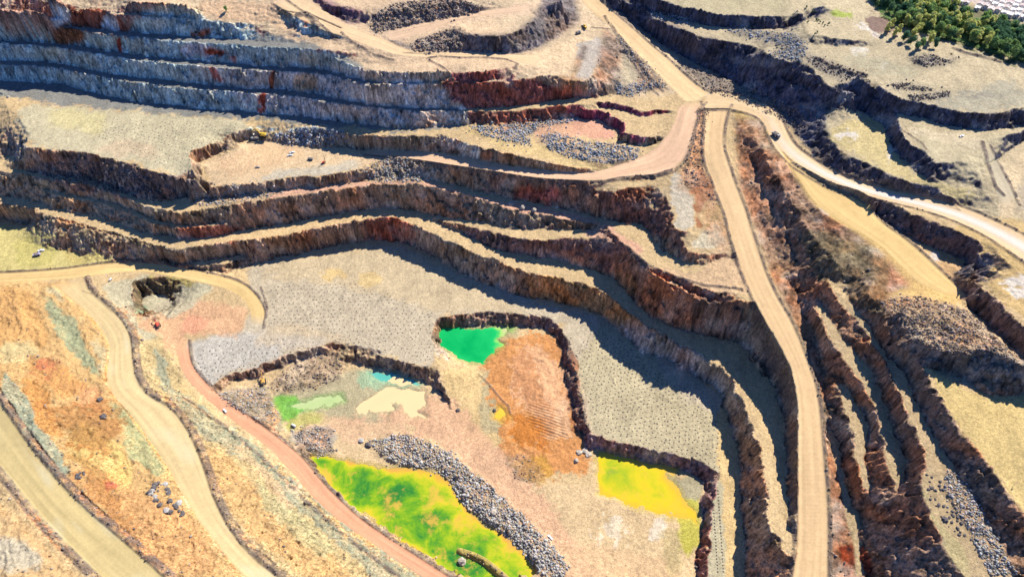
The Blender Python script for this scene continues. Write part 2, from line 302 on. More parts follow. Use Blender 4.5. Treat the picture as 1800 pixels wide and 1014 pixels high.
for idx, (nm, (s, fl)) in enumerate(ROADS.items()):
    A, B = strip3(s); ROADW[nm] = (idx, A, B)
    L = 0.0
    for k in range(len(A) - 1):
        ln = max(np.linalg.norm(A[k + 1] - A[k]), np.linalg.norm(B[k + 1] - B[k]))
        wd = max(np.linalg.norm(A[k] - B[k]), np.linalg.norm(A[k + 1] - B[k + 1]))
        nl = max(2, int(ln / .35)); nw = max(2, int(wd / .35))
        t, a = np.meshgrid(np.linspace(0, 1, nl), np.linspace(0, 1, nw), indexing='ij')
        t = t[..., None]; a_ = a[..., None]
        Pq = ((A[k] * (1 - t) + A[k + 1] * t) * (1 - a_) + (B[k] * (1 - t) + B[k + 1] * t) * a_).reshape(-1, 3)
        gi, gj = w2g(Pq[:, 0], Pq[:, 1]); i = np.rint(gi).astype(int); j = np.rint(gj).astype(int)
        ok = (i >= 0) & (i < NY) & (j >= 0) & (j < NX); i = i[ok]; j = j[ok]
        ZC[i, j] = Pq[ok, 2]; ZN[i, j] = 1
        RA[i, j] = a.reshape(-1)[ok]; RID[i, j] = idx; RL[i, j] = (L + t[..., 0] * ln).reshape(-1)[ok]
        L += ln
    for f, E, O in (('L', A, B), ('R', B, A)):
        if f in fl: BERMS.append((E, O, 1.6, 2.4))
        if f.lower() in fl: BERMS.append((E, O, 2.8, 3.9))
LEDGEW = []; LM = np.zeros((NY, NX))
for s in LEDGES:
    A, B = strip3(s); LEDGEW.append((A, B))
    for k in range(len(A) - 1):
        ln = max(np.linalg.norm(A[k + 1] - A[k]), np.linalg.norm(B[k + 1] - B[k]))
        wd = max(np.linalg.norm(A[k] - B[k]), np.linalg.norm(A[k + 1] - B[k + 1]))
        nl = max(2, int(ln / .4)); nw = max(3, int(wd / .4))
        t, a = np.meshgrid(np.linspace(0, 1, nl), np.linspace(0, 1, nw), indexing='ij')
        t = t[..., None]; a = a[..., None]
        Pq = ((A[k] * (1 - t) + A[k + 1] * t) * (1 - a) + (B[k] * (1 - t) + B[k + 1] * t) * a).reshape(-1, 3)
        stamp(Pq[:, 0], Pq[:, 1], Pq[:, 2])
        gi, gj = w2g(Pq[:, 0], Pq[:, 1]); i = np.clip(np.rint(gi).astype(int), 0, NY - 1); j = np.clip(np.rint(gj).astype(int), 0, NX - 1); LM[i, j] = 1
for ln in LINES.strip().splitlines():
    closed = ln.startswith('C '); ln = ln[2:] if closed else ln
    R = parse(ln, 3)
    if closed: R = np.vstack([R, R[:1]])
    x, y = p2w(R[:, 0], R[:, 1], R[:, 2])
    Q = seg_sample(np.stack([x, y, R[:, 2]], 1)); stamp(Q[:, 0], Q[:, 1], Q[:, 2])
fixed = ZN > 0
roadfix = RID >= 0
ZC[fixed] /= ZN[fixed]
# far ground stays level
ZC[-1, :] = 150; ZN[-1, :] = 1; fixed = ZN > 0

def down(Z, F):
    ny, nx = (Z.shape[0] + 1) // 2, (Z.shape[1] + 1) // 2
    z = np.zeros((ny * 2, nx * 2)); f = np.zeros((ny * 2, nx * 2))
    z[:Z.shape[0], :Z.shape[1]] = Z * F; f[:Z.shape[0], :Z.shape[1]] = F
    zs = z.reshape(ny, 2, nx, 2).sum((1, 3)); fs = f.reshape(ny, 2, nx, 2).sum((1, 3))
    return np.where(fs > 0, zs / np.maximum(fs, 1), 0), (fs > 0).astype(float)
levels = [(ZC * fixed, fixed.astype(float))]
while min(levels[-1][0].shape) > 12: levels.append(down(*levels[-1]))
def relax(Z, C, F, it):
    Fm = F > 0
    Z = Z.astype(np.float32); C = C.astype(np.float32); Z[Fm] = C[Fm]
    ii, jj = np.indices(Z.shape); par = (ii + jj) & 1
    m = [((par == q) & ~Fm) for q in (0, 1)]
    w = 1.75
    for k in range(it):
        for q in (0, 1):
            P = np.pad(Z, 1, mode='edge')
            A = 0.25 * (P[:-2, 1:-1] + P[2:, 1:-1] + P[1:-1, :-2] + P[1:-1, 2:])
            Z = np.where(m[q], Z + w * (A - Z), Z)
    return Z
Z = None
for lv in range(len(levels) - 1, -1, -1):
    C, F = levels[lv]
    if Z is None: Z = np.full(C.shape, C[F > 0].mean() if F.any() else 60.)
    else:
        Zu = np.repeat(np.repeat(Z, 2, 0), 2, 1)[:C.shape[0], :C.shape[1]]; Z = Zu
    Z = relax(Z, C, F, 60 if lv > 1 else (35 if lv == 1 else 22))
Z = Z.astype(np.float64)
print('solve', time.time() - T0)

def blur(M, r):
    for ax in (0, 1):
        for _ in range(2):
            n = 2 * r + 1
            pad = [(0, 0), (0, 0)]; pad[ax] = (r + 1, r)
            c = np.cumsum(np.pad(M, pad, mode='edge').astype(np.float64), axis=ax)
            M = (c[n:, :] - c[:-n, :]) / n if ax == 0 else (c[:, n:] - c[:, :-n]) / n
    return M
def bil(A, gi, gj):
    gi = np.clip(gi, 0, A.shape[0] - 1.001); gj = np.clip(gj, 0, A.shape[1] - 1.001)
    i = gi.astype(int); j = gj.astype(int); fi = gi - i; fj = gj - j
    return A[i, j] * (1 - fi) * (1 - fj) + A[i + 1, j] * fi * (1 - fj) + A[i, j + 1] * (1 - fi) * fj + A[i + 1, j + 1] * fi * fj
def slope_of(Zv):
    dzy = np.gradient(Zv, axis=0) / np.gradient(YS)[:, None]
    dzx = np.gradient(Zv, axis=1) / (width_at(YS)[:, None] * (SS[1] - SS[0]))
    return np.sqrt(dzx ** 2 + dzy ** 2)
# ragged crests and ribs: the plan position of every wall wanders
roadm = blur(roadfix.astype(np.float64), 2)
wx = 2.6 * fbm(GX, GY, 22, 3, 3) + 2.3 * fbm(GX, GY, 6.5, 5, 3, .6)
wy = 2.6 * fbm(GX, GY, 22, 33, 3) + 2.3 * fbm(GX, GY, 6.5, 35, 3, .6)
wx += 2.6 * (np.abs(fbm(GX, GY, 12, 203, 3, .6)) * 2.2 - .5); wy += 2.2 * (np.abs(fbm(GX, GY, 9, 207, 3, .6)) * 2.2 - .5) + .9 * fbm(GX, GY, 2.6, 209, 1)
bx = GX + 1.5 * vnoise(GX / 5, GY / 5, 211); by = GY + 1.5 * vnoise(GX / 5, GY / 5, 213)
wx += .45 * blocky(bx, by, 7, 215) + .4 * blocky(bx, by, 3.4, 217, 1.1); wy += .45 * blocky(bx, by, 8, 219, .9) + .4 * blocky(bx, by, 3.6, 221, .2)
wk = 1 - .93 * np.clip(roadm * 1.5, 0, 1)
gi, gj = w2g(GX + wx * wk, GY + wy * wk)
Z = bil(Z, gi, gj)
Zflat = Z.copy()
SL = slope_of(Z)
steep = np.clip((blur(SL, 1) - .45) / .8, 0, 1)
Z += np.clip((blur(SL, 1) - .65) / .6, 0, 1) * (.9 * blocky(bx, by, 6, 223, .3) + .6 * blocky(bx, by, 3, 225, 1.2)) * (1 - np.clip(roadm * 2, 0, 1))
# broken rock on the walls, gentle relief on the floors
Z += steep * (2.6 * fbm(GX, GY, 9, 41, 3, .6) + 2.2 * fbm(GX, GY, 3.2, 45, 2, .7)) * (1 - np.clip(roadm * 2, 0, 1))
Z += (1 - steep) * (.45 * fbm(GX, GY, 30, 51, 3) + .16 * fbm(GX, GY, 3.0, 55, 2)) * (1 - .9 * np.clip(roadm, 0, 1))
# berms of dumped rock along the haul roads
def berm(E, O, h, w):
    nrm = E - O; nrm[:, 2] = 0; nrm /= np.maximum(np.linalg.norm(nrm, axis=1)[:, None], .01)
    Q = E + nrm * (w * .55)
    Q = seg_sample(Q, .6)
    gi, gj = w2g(Q[:, 0], Q[:, 1])
    D = np.full((NY, NX), 1e9, np.float32); H = np.zeros((NY, NX), np.float32)
    for di in range(-7, 8):
        for dj in range(-8, 9):
            i = np.rint(gi).astype(int) + di; j = np.rint(gj).astype(int) + dj
            ok = (i >= 0) & (i < NY) & (j >= 0) & (j < NX)
            i = i[ok]; j = j[ok]
            d = np.hypot(GX[i, j] - Q[ok, 0], GY[i, j] - Q[ok, 1])
            np.minimum.at(D, (i, j), d.astype(np.float32))
    return h * np.clip(1 - D / w, 0, 1)
BM = np.zeros((NY, NX))
for (E, O, h, w) in BERMS: BM = np.maximum(BM, berm(E.copy(), O, h, w))
def berm_px(s, z, h, w):
    R = parse(s, 2); x, y = p2w(R[:, 0], R[:, 1], z); E = np.stack([x, y, x * 0 + z], 1)
    global BM
    BM = np.maximum(BM, berm(E, E, h, w))
berm_px("1035,322 1090,313 1150,312 1178,305", 103, 2.2, 3)
berm_px("1054,402 1105,430 1139,464 1183,487 1239,508 1300,518", 77, 1.8, 2.5)
berm_px("808,968 830,975 850,985 870,1000 890,1018", 0, 2.6, 3.5)
berm_px("1062,45 1090,75 1120,105 1150,135 1168,148", 128, 2.0, 3)
berm_px("330,705 400,752 470,812 540,882 620,952 700,1012", 14, 1.2, 2.5)
berm_px("460,506 465,520 470,540 468,560", 13, 1.5, 2.0)
berm_px("1435,105 1460,118 1490,128 1520,135", 160, 2.5, 4)
berm_px("1678,87 1700,95 1730,101 1758,108", 164, 2.5, 4)
berm_px("843,658 860,675 880,700 893,712 898,727", 3, .9, 1.8)
berm_px("603,66 620,78 655,92 690,101", 155, 1.4, 2.5)
berm_px("752,104 775,100 810,102 850,100 890,102 910,110 905,120 880,126", 150, 1.5, 2.5)
berm_px("755,106 775,116 795,128", 151, 1.6, 2.5)
berm_px("1585,228 1605,240 1622,252 1628,262", 153, 1.2, 2)
berm_px("1722,258 1735,290 1752,325 1768,337", 146, 1.6, 3)
berm_px("145,510 165,517 190,540 215,562", 19, .6, 1.5)
berm_px("508,12 540,30 568,48 590,63", 163, 1.6, 2.5)
berm_px("528,36 540,33 552,40 558,50", 161, 4.0, 6)
berm_px("1620,392 1690,430 1700,450", 131, .8, 2)
berm_px("1040,62 1075,60 1105,95 1140,135 1160,152", 130, 1.2, 2)
Z += BM * (.75 + .5 * fbm(GX, GY, 4, 61, 2))
bermm = np.clip(BM / 1.0, 0, 1)
print('shape', time.time() - T0)
# ------------------------------------------------------------------ mineral colours of the ground (albedo, with some shade painted in on the great wall)
def lin(c):
    c = np.array(c, float) / 255.0
    return np.where(c <= .04045, c / 12.92, ((c + .055) / 1.055) ** 2.4)
GK = 0.56
def gcol(*c): return lin(c) * GK
IX0, IY0, IS = -300, -200, 2.0
IW, IH = 1250, 800
def polyraster(pts, soft):
    P = np.array([[float(q) for q in r.split(',')] for r in pts.split()])
    X = (P[:, 0] - IX0) / IS; Y = (P[:, 1] - IY0) / IS
    M = np.zeros((IH, IW))
    x0, x1 = int(max(0, X.min() - 1)), int(min(IW, X.max() + 2)); y0, y1 = int(max(0, Y.min() - 1)), int(min(IH, Y.max() + 2))
    if x1 <= x0 or y1 <= y0: return M
    xx, yy = np.meshgrid(np.arange(x0, x1) + .0, np.arange(y0, y1) + .0)
    ins = np.zeros(xx.shape, bool); n = len(X); j = n - 1
    for i in range(n):
        c = ((Y[i] > yy) != (Y[j] > yy)) & (xx < (X[j] - X[i]) * (yy - Y[i]) / (Y[j] - Y[i] + 1e-9) + X[i])
        ins ^= c; j = i
    M[y0:y1, x0:x1] = ins
    if soft > 0:
        r = max(1, int(soft / IS)); M = blur(M, r)
    return M
n_a = fbm(GX, GY, 16, 71, 4, .6); n_b = fbm(GX, GY, 16, 75, 4, .6); n_c = fbm(GX, GY, 45, 79, 4, .55); n_d = fbm(GX, GY, 5, 83, 3, .6); n_e = fbm(GX, GY, 1.7, 87, 2, .6)
U, V = w2p(GX, GY, Z)
Uw = U + 7 * n_a; Vw = V + 7 * n_b
GI = (Vw - IY0) / IS; GJ = (Uw - IX0) / IS
def bandm(pts, soft=6):
    return bil(polyraster(pts, soft), (V - IY0) / IS, (U - IX0) / IS)
RUBBLE = [  # outline, heap height, stones, size, tone, grey level, label
 ("650,775 690,765 720,762 740,770 780,790 800,800 830,830 860,850 890,880 925,910 960,945 985,975 1000,1000 990,1014 960,1014 930,985 895,950 860,920 815,890 800,870 790,845 765,825 735,822 700,815 670,800 655,785", 3.0, 6500, (.55, 1.5), 'grey', 'long heap of broken grey rock beside the lime green pond'),
 ("825,222 870,222 1015,206 1025,210 950,225 930,240 935,258 890,248 850,238", 2.0, 1500, (.6, 1.5), 'blue', 'blue grey rubble bank under the dark red wall'),
 ("945,240 975,232 1000,240 1040,250 1090,255 1125,262 1120,280 1060,288 1000,277 965,262", 2.5, 1900, (.6, 1.6), 'blue', 'blue grey rubble field beside the pink basin'),
 ("475,240 510,228 550,222 600,232 615,250 560,258 500,252", 3.5, 1000, (.6, 1.7), 'blue', 'rubble pile beside the big yellow excavator'),
 ("340,340 400,325 470,330 500,338 460,352 400,360 345,362", 1.5, 900, (.5, 1.3), 'grey', 'spilled grey rubble below the west end of the drilled bench'),
 ("635,300 680,277 720,280 745,300 740,320 660,322", 3.0, 1100, (.5, 1.3), 'grey', 'grey rubble cone between two pink roads'),
 ("375,690 465,680 480,705 492,730 480,745 450,738 410,715", 2.0, 1000, (.4, 1.0), 'grey', 'grey rubble bank at the west end of the pit floor'),
 ("510,755 545,745 590,755 580,775 590,795 560,805 530,785", 2.5, 900, (.4, 1.0), 'grey', 'small ribbed grey rubble pile beside the pink road'),
 ("1540,525 1620,520 1700,545 1760,600 1800,645 1740,622 1690,628 1610,605 1580,575", 2.5, 3600, (.45, 1.2), 'brown', 'wide brown rubble slope below the tan road end'),
 ("1665,820 1700,850 1730,900 1760,960 1790,1010 1740,1010 1715,960 1690,910 1660,860", 2.0, 1700, (.5, 1.3), 'grey', 'boulder field spread over the lower right ledge'),
 ("1190,95 1230,118 1262,130 1300,150 1350,165 1420,205 1425,230 1395,222 1300,178 1250,162 1200,125", 1.5, 1800, (.5, 1.3), 'brown', 'rock windrow between the road junction and the dark dump'),
 ("1130,18 1190,26 1230,40 1200,44 1150,34", 1.0, 260, (.6, 1.4), 'blue', 'rock windrow on the upper dump ledge'),
 ("1270,55 1300,50 1400,60 1420,85 1410,110 1345,98 1380,82 1330,70", 1.5, 900, (.6, 1.5), 'blue', 'rubble apron at the end of the upper dump ledge'),
 ("650,50 665,20 700,5 800,-5 850,12 840,24 760,38 740,40 700,50 660,58", 3.0, 1600, (.7, 1.8), 'brown', 'brown rubble mounds at the top of the photo'),
 ("1078,140 1100,150 1140,140 1170,152 1130,160 1110,172 1085,165", 1.5, 500, (.6, 1.4), 'blue', 'blue grey rubble at the foot of the triangular hill'),
 ("1228,188 1248,188 1240,240 1236,290 1245,320 1262,350 1255,360 1232,330 1205,330 1200,300 1212,260", 1.5, 900, (.4, 1.1), 'brown', 'rocky strip between the two haul roads'),
 ("80,288 150,285 250,310 330,345 260,352 160,328 80,312", 1.5, 1400, (.6, 1.5), 'dark', 'dark fallen rock under the drilled bench'),
 ("988,588 1002,600 1016,660 1036,745 1024,765 1005,720 990,650", 1.5, 900, (.4, 1.0), 'dark', 'dark rubble along the east side of the orange floor'),
 ("540,620 600,612 605,640 600,665 540,685 500,690 470,680 500,650", 2.0, 800, (.4, 1.1), 'brown', 'broken ground at the head of the pit floor'),
 ("1565,147 1590,146 1640,156 1635,161 1600,158 1570,157", 1.5, 350, (.5, 1.3), 'dark', 'thin dark rubble band near the plateau edge'),
 ("1595,168 1640,165 1672,160 1668,170 1630,176 1600,178", 1.5, 350, (.5, 1.3), 'dark', 'dark rubble band at the very edge of the plateau'),
 ("720,78 755,62 800,50 818,62 812,88 760,94 725,91", 2.5, 900, (.6, 1.6), 'brown', 'brown rubble mound beside the dark scarp at top centre'),
 ("1078,60 1095,68 1150,125 1172,150 1160,156 1135,140 1100,95", 1.5, 500, (.5, 1.2), 'grey', 'grey stones on the bank between the two arms of the upper road'),
 ("1600,100 1640,95 1660,105 1690,100 1670,112 1625,118 1605,112", 3.5, 300, (.5, 1.3), 'dark', 'dark rubble mounds on the upper plateau'),
 ("890,800 930,800 960,835 940,850 905,840", 1.0, 200, (.3, .9), 'brown', 'brown rubble at the south end of the orange floor'),
 ("1405,95 1440,100 1480,115 1520,130 1530,145 1480,140 1440,125", 1.5, 400, (.6, 1.5), 'dark', 'dark rock ridge across the upper plateau'),
]
U, V = w2p(GX, GY, Z)
for r in RUBBLE:
    hm = bandm(r[0], 5)
    Z += hm * r[1] * (.55 + .9 * fbm(GX, GY, 7, 141, 2))
# gullied soil terraces on the west flank
wband = np.clip(bandm("-60,490 150,510 330,830 430,1030 -60,1030", 8) + .7 * bandm("240,600 300,610 330,690 560,905 760,1030 440,1030 330,740 220,640", 5), 0, 1) * (1 - np.clip(roadm * 2.5, 0, 1)) * (1 - np.clip(bermm, 0, 1))
q1 = GX * .80 + GY * .60; q2 = -GX * .60 + GY * .80
rg = 1 - np.abs(fbm(q1, q2 * .45, 13, 145, 4, .6)) * 2.6
rg2 = 1 - np.abs(fbm(q1, q2 * .35, 30, 147, 3, .5)) * 2.6
Z += wband * (2.6 * rg2 + 1.2 * rg + .30 * fbm(GX, GY, 3.5, 149, 2))
dz_ = bandm("925,712 965,705 1000,768 960,775 930,745", 4)
Z += dz_ * .5 * np.sin((GX * .35 + GY * .94) * 6.283 / 3.0 + 1.5 * n_a)
om = bandm("860,600 990,585 1030,760 1040,830 900,840 880,760 850,660", 6)
Z += om * (.6 * (1 - np.abs(fbm(GX, GY, 10, 151, 3)) * 2.4))
# rugged slope between the main road and the tan road
fl = bandm("1290,210 1340,215 1420,345 1545,440 1530,520 1440,520 1360,430 1300,310", 8) * (1 - np.clip(roadm * 2.5, 0, 1))
Z += fl * (6.5 * (.35 - np.abs(fbm(GX, GY * .7, 30, 155, 3, .55))) + 2.0 * fbm(GX, GY, 7, 157, 3))
LMb = np.clip(blur(LM, 1) * 1.4, 0, 1)
U, V = w2p(GX, GY, Z)
Uw = U + 11 * n_a + 3.5 * n_d; Vw = V + 11 * n_b - 3.5 * n_d; GI = (Vw - IY0) / IS; GJ = (Uw - IX0) / IS
def mask(pts, soft=6, amp=.5, thr=.5, w=.35):
    m = bil(polyraster(pts, soft), GI, GJ)
    inside = m > 0.002
    m = np.clip((m + amp * n_d * .5 * (m > 0.01) - thr) / w + .5, 0, 1)
    return m * inside
SL = slope_of(Z); SLs = blur(SL, 1)
rock = np.clip((SLs - .50) / .35 + .5 * n_d, 0, 1)

FORCE = [("1290,205 1345,215 1420,345 1545,440 1600,500 1560,520 1640,700 1800,900 1900,1060 1460,1060 1456,900 1446,720 1415,620 1350,470 1300,330", 1, 5),
 ("1060,-20 1150,30 1240,70 1335,90 1440,140 1475,165 1450,210 1460,260 1560,310 1670,350 1640,345 1500,312 1440,285 1400,235 1350,175 1260,130 1190,95 1100,40", .9, 4),
 ("1225,185 1240,185 1235,250 1240,300 1260,350 1280,400 1290,440 1250,430 1225,350 1190,330 1205,280", .55, 5),
 ("1062,50 1100,80 1140,120 1168,150 1150,160 1112,172 1120,150 1124,128 1105,90 1090,88 1092,140 1110,172 1085,168 1045,172 1035,165 1048,120", .9, 4), ("1028,76 1034,84 1012,140 998,145 1012,100", .8, 3), ("940,140 985,132 1040,140 1050,172 960,180", .9, 3),
 ("960,-20 1010,-20 1020,40 985,62 960,80 900,95 820,90 720,98 740,70 830,62 900,60 940,30", .95, 5), ("650,50 665,20 700,5 800,-5 850,12 840,24 740,40 700,50", .6, 6),
 ("600,600 480,640 380,680 385,700 480,680 560,690 620,640", .0, 6), ("860,600 1000,590 1030,770 1015,770 990,640", .0, 5), ("668,60 700,72 738,91 722,93 690,82", 1, 2), ("548,-10 600,10 640,20 640,44 600,42 556,26", .8, 3), ("1580,590 1650,615 1830,650 1830,690 1740,700 1650,660", .8, 5)]
for pts, st_, sf in FORCE:
    rock = np.maximum(rock, bil(polyraster(pts, sf), (V + 3 * n_b - IY0) / IS, (U + 3 * n_a - IX0) / IS) * st_ * (1 - LMb) * (1 - np.clip(roadm * 1.6, 0, 1)))
for r in RUBBLE:
    rock = np.maximum(rock, .6 * bandm(r[0], 4))
rock *= 1 - .85 * np.clip(wband * 1.3, 0, 1)
COL = np.empty((NY, NX, 3)); COL[:] = gcol(230, 206, 162)
COL *= (1 + .12 * n_c + .10 * n_d)[..., None]
def paint(pts, c, op=1, soft=6, amp=.5, thr=.5, w=.35, vary=.08):
    m = mask(pts, soft, amp, thr, w) * op
    k = m > 0.003
    cc = np.array(c)[None] * (1 + vary * n_d[k] + vary * n_c[k])[:, None]
    COL[k] = COL[k] * (1 - m[k][:, None]) + cc * m[k][:, None]
# broad areas -------------------------------------------------------
paint("-300,-200 2200,-200 2200,260 1300,180 1200,170 1050,160 -300,160", gcol(232, 212, 178), .9, 20)
paint("1100,-80 2200,-80 2200,420 1700,400 1450,250 1300,170", gcol(214, 202, 168), .9, 14)
paint("480,-20 760,-20 1010,120 700,130 480,60", gcol(240, 214, 178), .8, 14)
paint("1290,180 1500,360 1720,540 1560,520 1400,360 1300,280", gcol(230, 200, 138), .8, 10)
paint("1640,420 1800,560 2000,600 2000,400 1750,380", gcol(228, 200, 145), .8, 10)
paint("1620,630 1700,650 1900,700 1900,1000 1800,900 1690,770", gcol(232, 210, 152), .9, 8)
paint("1440,480 1560,600 1640,760 1760,1030 1500,1040 1440,700", gcol(208, 188, 150), .9, 8)
paint("1620,860 1700,980 1700,1040 1650,960 1600,860", gcol(215, 205, 155), .6, 8)
paint("-80,24 100,26 250,34 500,66 600,96 660,130 780,150 800,190 830,222 700,232 600,222 440,209 300,203 120,186 -80,160", gcol(128, 140, 142), .8, 6, .6)  # grey rock of the great wall, darkened blue-grey for ledge and toe shade
# floors with blast pattern
paint("430,470 700,430 780,470 960,530 1060,560 1290,700 1300,850 1240,830 1050,770 1030,740 990,570 770,550 765,650 600,600 360,680 330,640 330,600 440,570", gcol(216, 206, 180), .9, 10)
paint("340,600 420,580 560,590 500,620 400,660 350,680 330,650", gcol(214, 212, 200), .7, 14)
paint("480,590 600,590 560,610 500,615", gcol(208, 212, 204), .7, 10)
paint("440,600 500,560 640,600 520,620", gcol(226, 206, 170), .5, 10)
paint("480,450 700,430 860,510 960,560 760,545 600,500 450,490", gcol(224, 206, 168), .7, 14)
paint("560,478 605,474 612,488 570,490", gcol(238, 210, 150), .7, 6)
paint("625,478 665,474 672,500 640,506 622,494", gcol(236, 210, 150), .6, 6)
paint("60,185 440,212 440,225 345,285 335,315 240,290 60,255 20,200", gcol(214, 208, 176), .9, 8)
paint("80,190 200,202 180,235 90,225", gcol(232, 222, 170), .7, 12)
paint("150,250 260,245 300,280 200,275", gcol(224, 204, 172), .7, 12)
paint("350,290 450,245 640,262 700,275 620,300 450,325 380,330", gcol(238, 214, 176), .95, 8)
paint("360,285 470,250 560,265 500,290 420,310", gcol(240, 206, 165), .5, 12)
paint("500,300 640,280 620,300 480,322 400,328", gcol(210, 210, 192), .7, 8)
paint("560,268 760,290 700,295 620,282", gcol(240, 196, 162), .7, 8)
paint("470,335 720,312 800,335 1040,385 1140,440 1100,460 1000,392 700,330 480,352", gcol(240, 196, 168), .9, 6)
paint("300,445 450,405 640,375 730,372 730,396 640,392 480,420 350,436", gcol(240, 212, 165), .85, 5)
paint("820,218 880,235 1060,285 1090,300 1050,300 880,262 820,230", gcol(238, 214, 160), .85, 5)
paint("1010,210 1060,212 1090,235 1060,250 1000,238", gcol(240, 190, 165), .95, 7)
paint("940,222 1010,208 1060,225 1070,246 1000,240 960,250 930,245", gcol(236, 190, 160), .8, 8)
paint("350,0 480,5 560,35 600,60 540,55 460,40 400,38 350,25", gcol(246, 214, 176), .85, 8)
paint("525,32 545,30 562,46 550,56 530,48", gcol(190, 110, 84), .85, 4)
paint("640,55 760,30 920,5 960,0 930,25 800,45 700,75", gcol(240, 214, 182), .7, 6)
paint("905,110 960,85 1030,60 1050,70 1010,140 940,138", gcol(246, 222, 184), .8, 8)
paint("1610,425 1690,450 1702,520 1650,470", gcol(228, 192, 146), .8, 6)
# western terrace
paint("-50,390 60,400 200,440 260,462 200,470 0,485", gcol(222, 212, 150), .9, 8)
paint("20,420 70,405 110,430 90,470 30,470", gcol(202, 196, 130), .6, 10)
paint("100,420 180,440 200,455 120,470", gcol(222, 205, 140), .6, 8)
paint("-60,480 150,500 300,800 440,1030 180,1030 -60,680", gcol(236, 202, 150), 1, 6)
paint("0,500 60,520 90,600 40,640 -40,600", gcol(234, 186, 130), .6, 12)
paint("0,590 60,600 80,640 0,640", gcol(242, 228, 178), .8, 14)
paint("70,515 130,560 170,640 180,680 150,640 110,600", gcol(186, 196, 160), .9, 7)
paint("60,500 100,510 190,620 185,680 150,560", gcol(226, 226, 190), .6, 7)
paint("40,620 110,640 170,690 100,700 60,660", gcol(234, 178, 122), .65, 10)
paint("60,628 105,635 95,655 62,650", gcol(222, 140, 112), .7, 8, 1.5)
paint("140,690 180,680 190,720 150,730", gcol(232, 170, 134), .5, 8, 1.5)
paint("50,650 90,700 110,780 70,760 40,690", gcol(232, 172, 112), .7, 10)
paint("120,730 220,780 240,860 180,880 120,800", gcol(244, 218, 150), .7, 14)
paint("190,700 255,730 300,800 290,840 230,800", gcol(196, 206, 160), .8, 7)
paint("100,800 330,900 400,1010 280,1010 180,900", gcol(238, 190, 140), .7, 16)
paint("180,840 210,845 205,860 185,860", gcol(200, 90, 100), .7, 3)
paint("6,652 34,682 58,716 64,752 112,796 120,840 96,838 44,768 5,702", gcol(184, 194, 168), .95, 5)
paint("70,700 110,715 200,700 220,740 195,800 140,790 100,760", gcol(190, 138, 92), .65, 10, 2.0)
paint("110,770 160,800 260,960 300,1030 260,1010 180,900", gcol(206, 150, 100), .5, 10, 2.0)
paint("-20,870 60,930 150,1030 -20,1030", gcol(240, 208, 160), .9, 8)
paint("-20,940 70,960 80,1000 -20,1000", gcol(222, 226, 208), .6, 12)
paint("170,500 240,490 240,560 290,620 300,700 250,660 220,580", gcol(214, 208, 176), .9, 6)
paint("240,600 300,600 330,680 420,760 560,900 800,1030 520,1030 380,860 330,740 260,690", gcol(226, 206, 158), .95, 5)
paint("268,610 285,620 300,680 420,760 520,850 640,950 780,1030 680,1030 560,930 440,820 330,740 280,680", gcol(180, 186, 160), .85, 4)
paint("330,760 400,800 470,880 560,960 640,1030 560,1030 430,930 350,840", gcol(238, 196, 142), .7, 8)
paint("440,830 500,880 600,970 560,980 470,900", gcol(206, 204, 160), .7, 8)
paint("400,760 460,820 520,890 500,890 420,800", gcol(244, 214, 172), .7, 5)
paint("300,520 440,545 420,590 330,590 310,640 290,600 240,570", gcol(238, 196, 158), .85, 8)
paint("330,555 380,560 340,590 310,590", gcol(240, 180, 150), .7, 8)
paint("240,485 380,500 340,545 260,560 230,530", gcol(212, 210, 180), .8, 8)
paint("255,485 370,490 330,505 250,500", gcol(196, 180, 100), .6, 6)
paint("236,540 262,540 262,556 240,556", gcol(150, 200, 160), .5, 3)
# lower pit floor
paint("370,690 560,650 780,680 840,780 1000,860 1240,850 1240,1040 940,1040 600,830 470,740", gcol(234, 210, 168), .95, 8)
paint("480,690 560,665 640,650 740,680 760,720 700,745 620,740 560,720 480,745", gcol(196, 190, 156), .85, 8)
paint("470,700 520,690 540,715 500,750 475,740", gcol(128, 196, 92), .85, 9)
paint("500,735 570,720 560,745 500,765", gcol(190, 200, 110), .6, 8)
paint("620,655 700,660 680,690 640,680", gcol(168, 214, 176), .55, 8)
paint("380,690 470,680 500,760 560,790 560,810 460,740", gcol(176, 168, 140), .85, 6)
paint("510,755 590,750 580,800 520,785", gcol(196, 192, 176), .85, 6)
paint("770,650 840,640 900,720 940,800 820,780 790,720", gcol(238, 212, 160), .8, 10)
paint("845,655 880,650 890,760 845,760", gcol(196, 186, 150), .8, 6)
paint("860,600 990,585 1030,760 1040,830 900,840 880,760 850,660", gcol(226, 166, 114), .92, 10, 1.3)
paint("920,600 985,640 1005,720 960,760 900,700 900,640", gcol(240, 196, 156), .9, 12, 1.3)
paint("930,720 1000,700 1010,760 960,780", gcol(244, 206, 168), .7, 9, 1.3)
paint("890,720 960,740 970,790 900,780", gcol(212, 142, 84), .8, 9, 1.3)
paint("905,625 925,615 960,690 985,760 960,780 930,720 905,680", gcol(196, 132, 84), .45, 8, 2.2)
paint("735,690 790,700 850,755 960,880 1070,1030 970,1030 900,905 800,795 700,742 610,745 600,732 660,735", gcol(244, 202, 166), .8, 12, 1.0)
paint("560,730 640,738 720,745 760,765 640,770 600,790 590,755", gcol(236, 200, 166), .6, 10, 1.0)
paint("1000,590 1015,640 1030,760 1010,760 990,660", gcol(150, 90, 60), .75, 5)
paint("890,810 960,800 980,840 930,850", gcol(214, 170, 100), .8, 9)
paint("790,572 860,572 920,572 900,600 860,600", gcol(196, 190, 150), .7, 7)
paint("860,575 920,572 900,588", gcol(130, 216, 100), .6, 8)
paint("1150,835 1240,845 1230,880 1190,900 1160,850", gcol(184, 182, 152), .8, 6)
paint("1190,870 1235,880 1230,960 1200,980 1195,920", gcol(206, 206, 96), .75, 8)
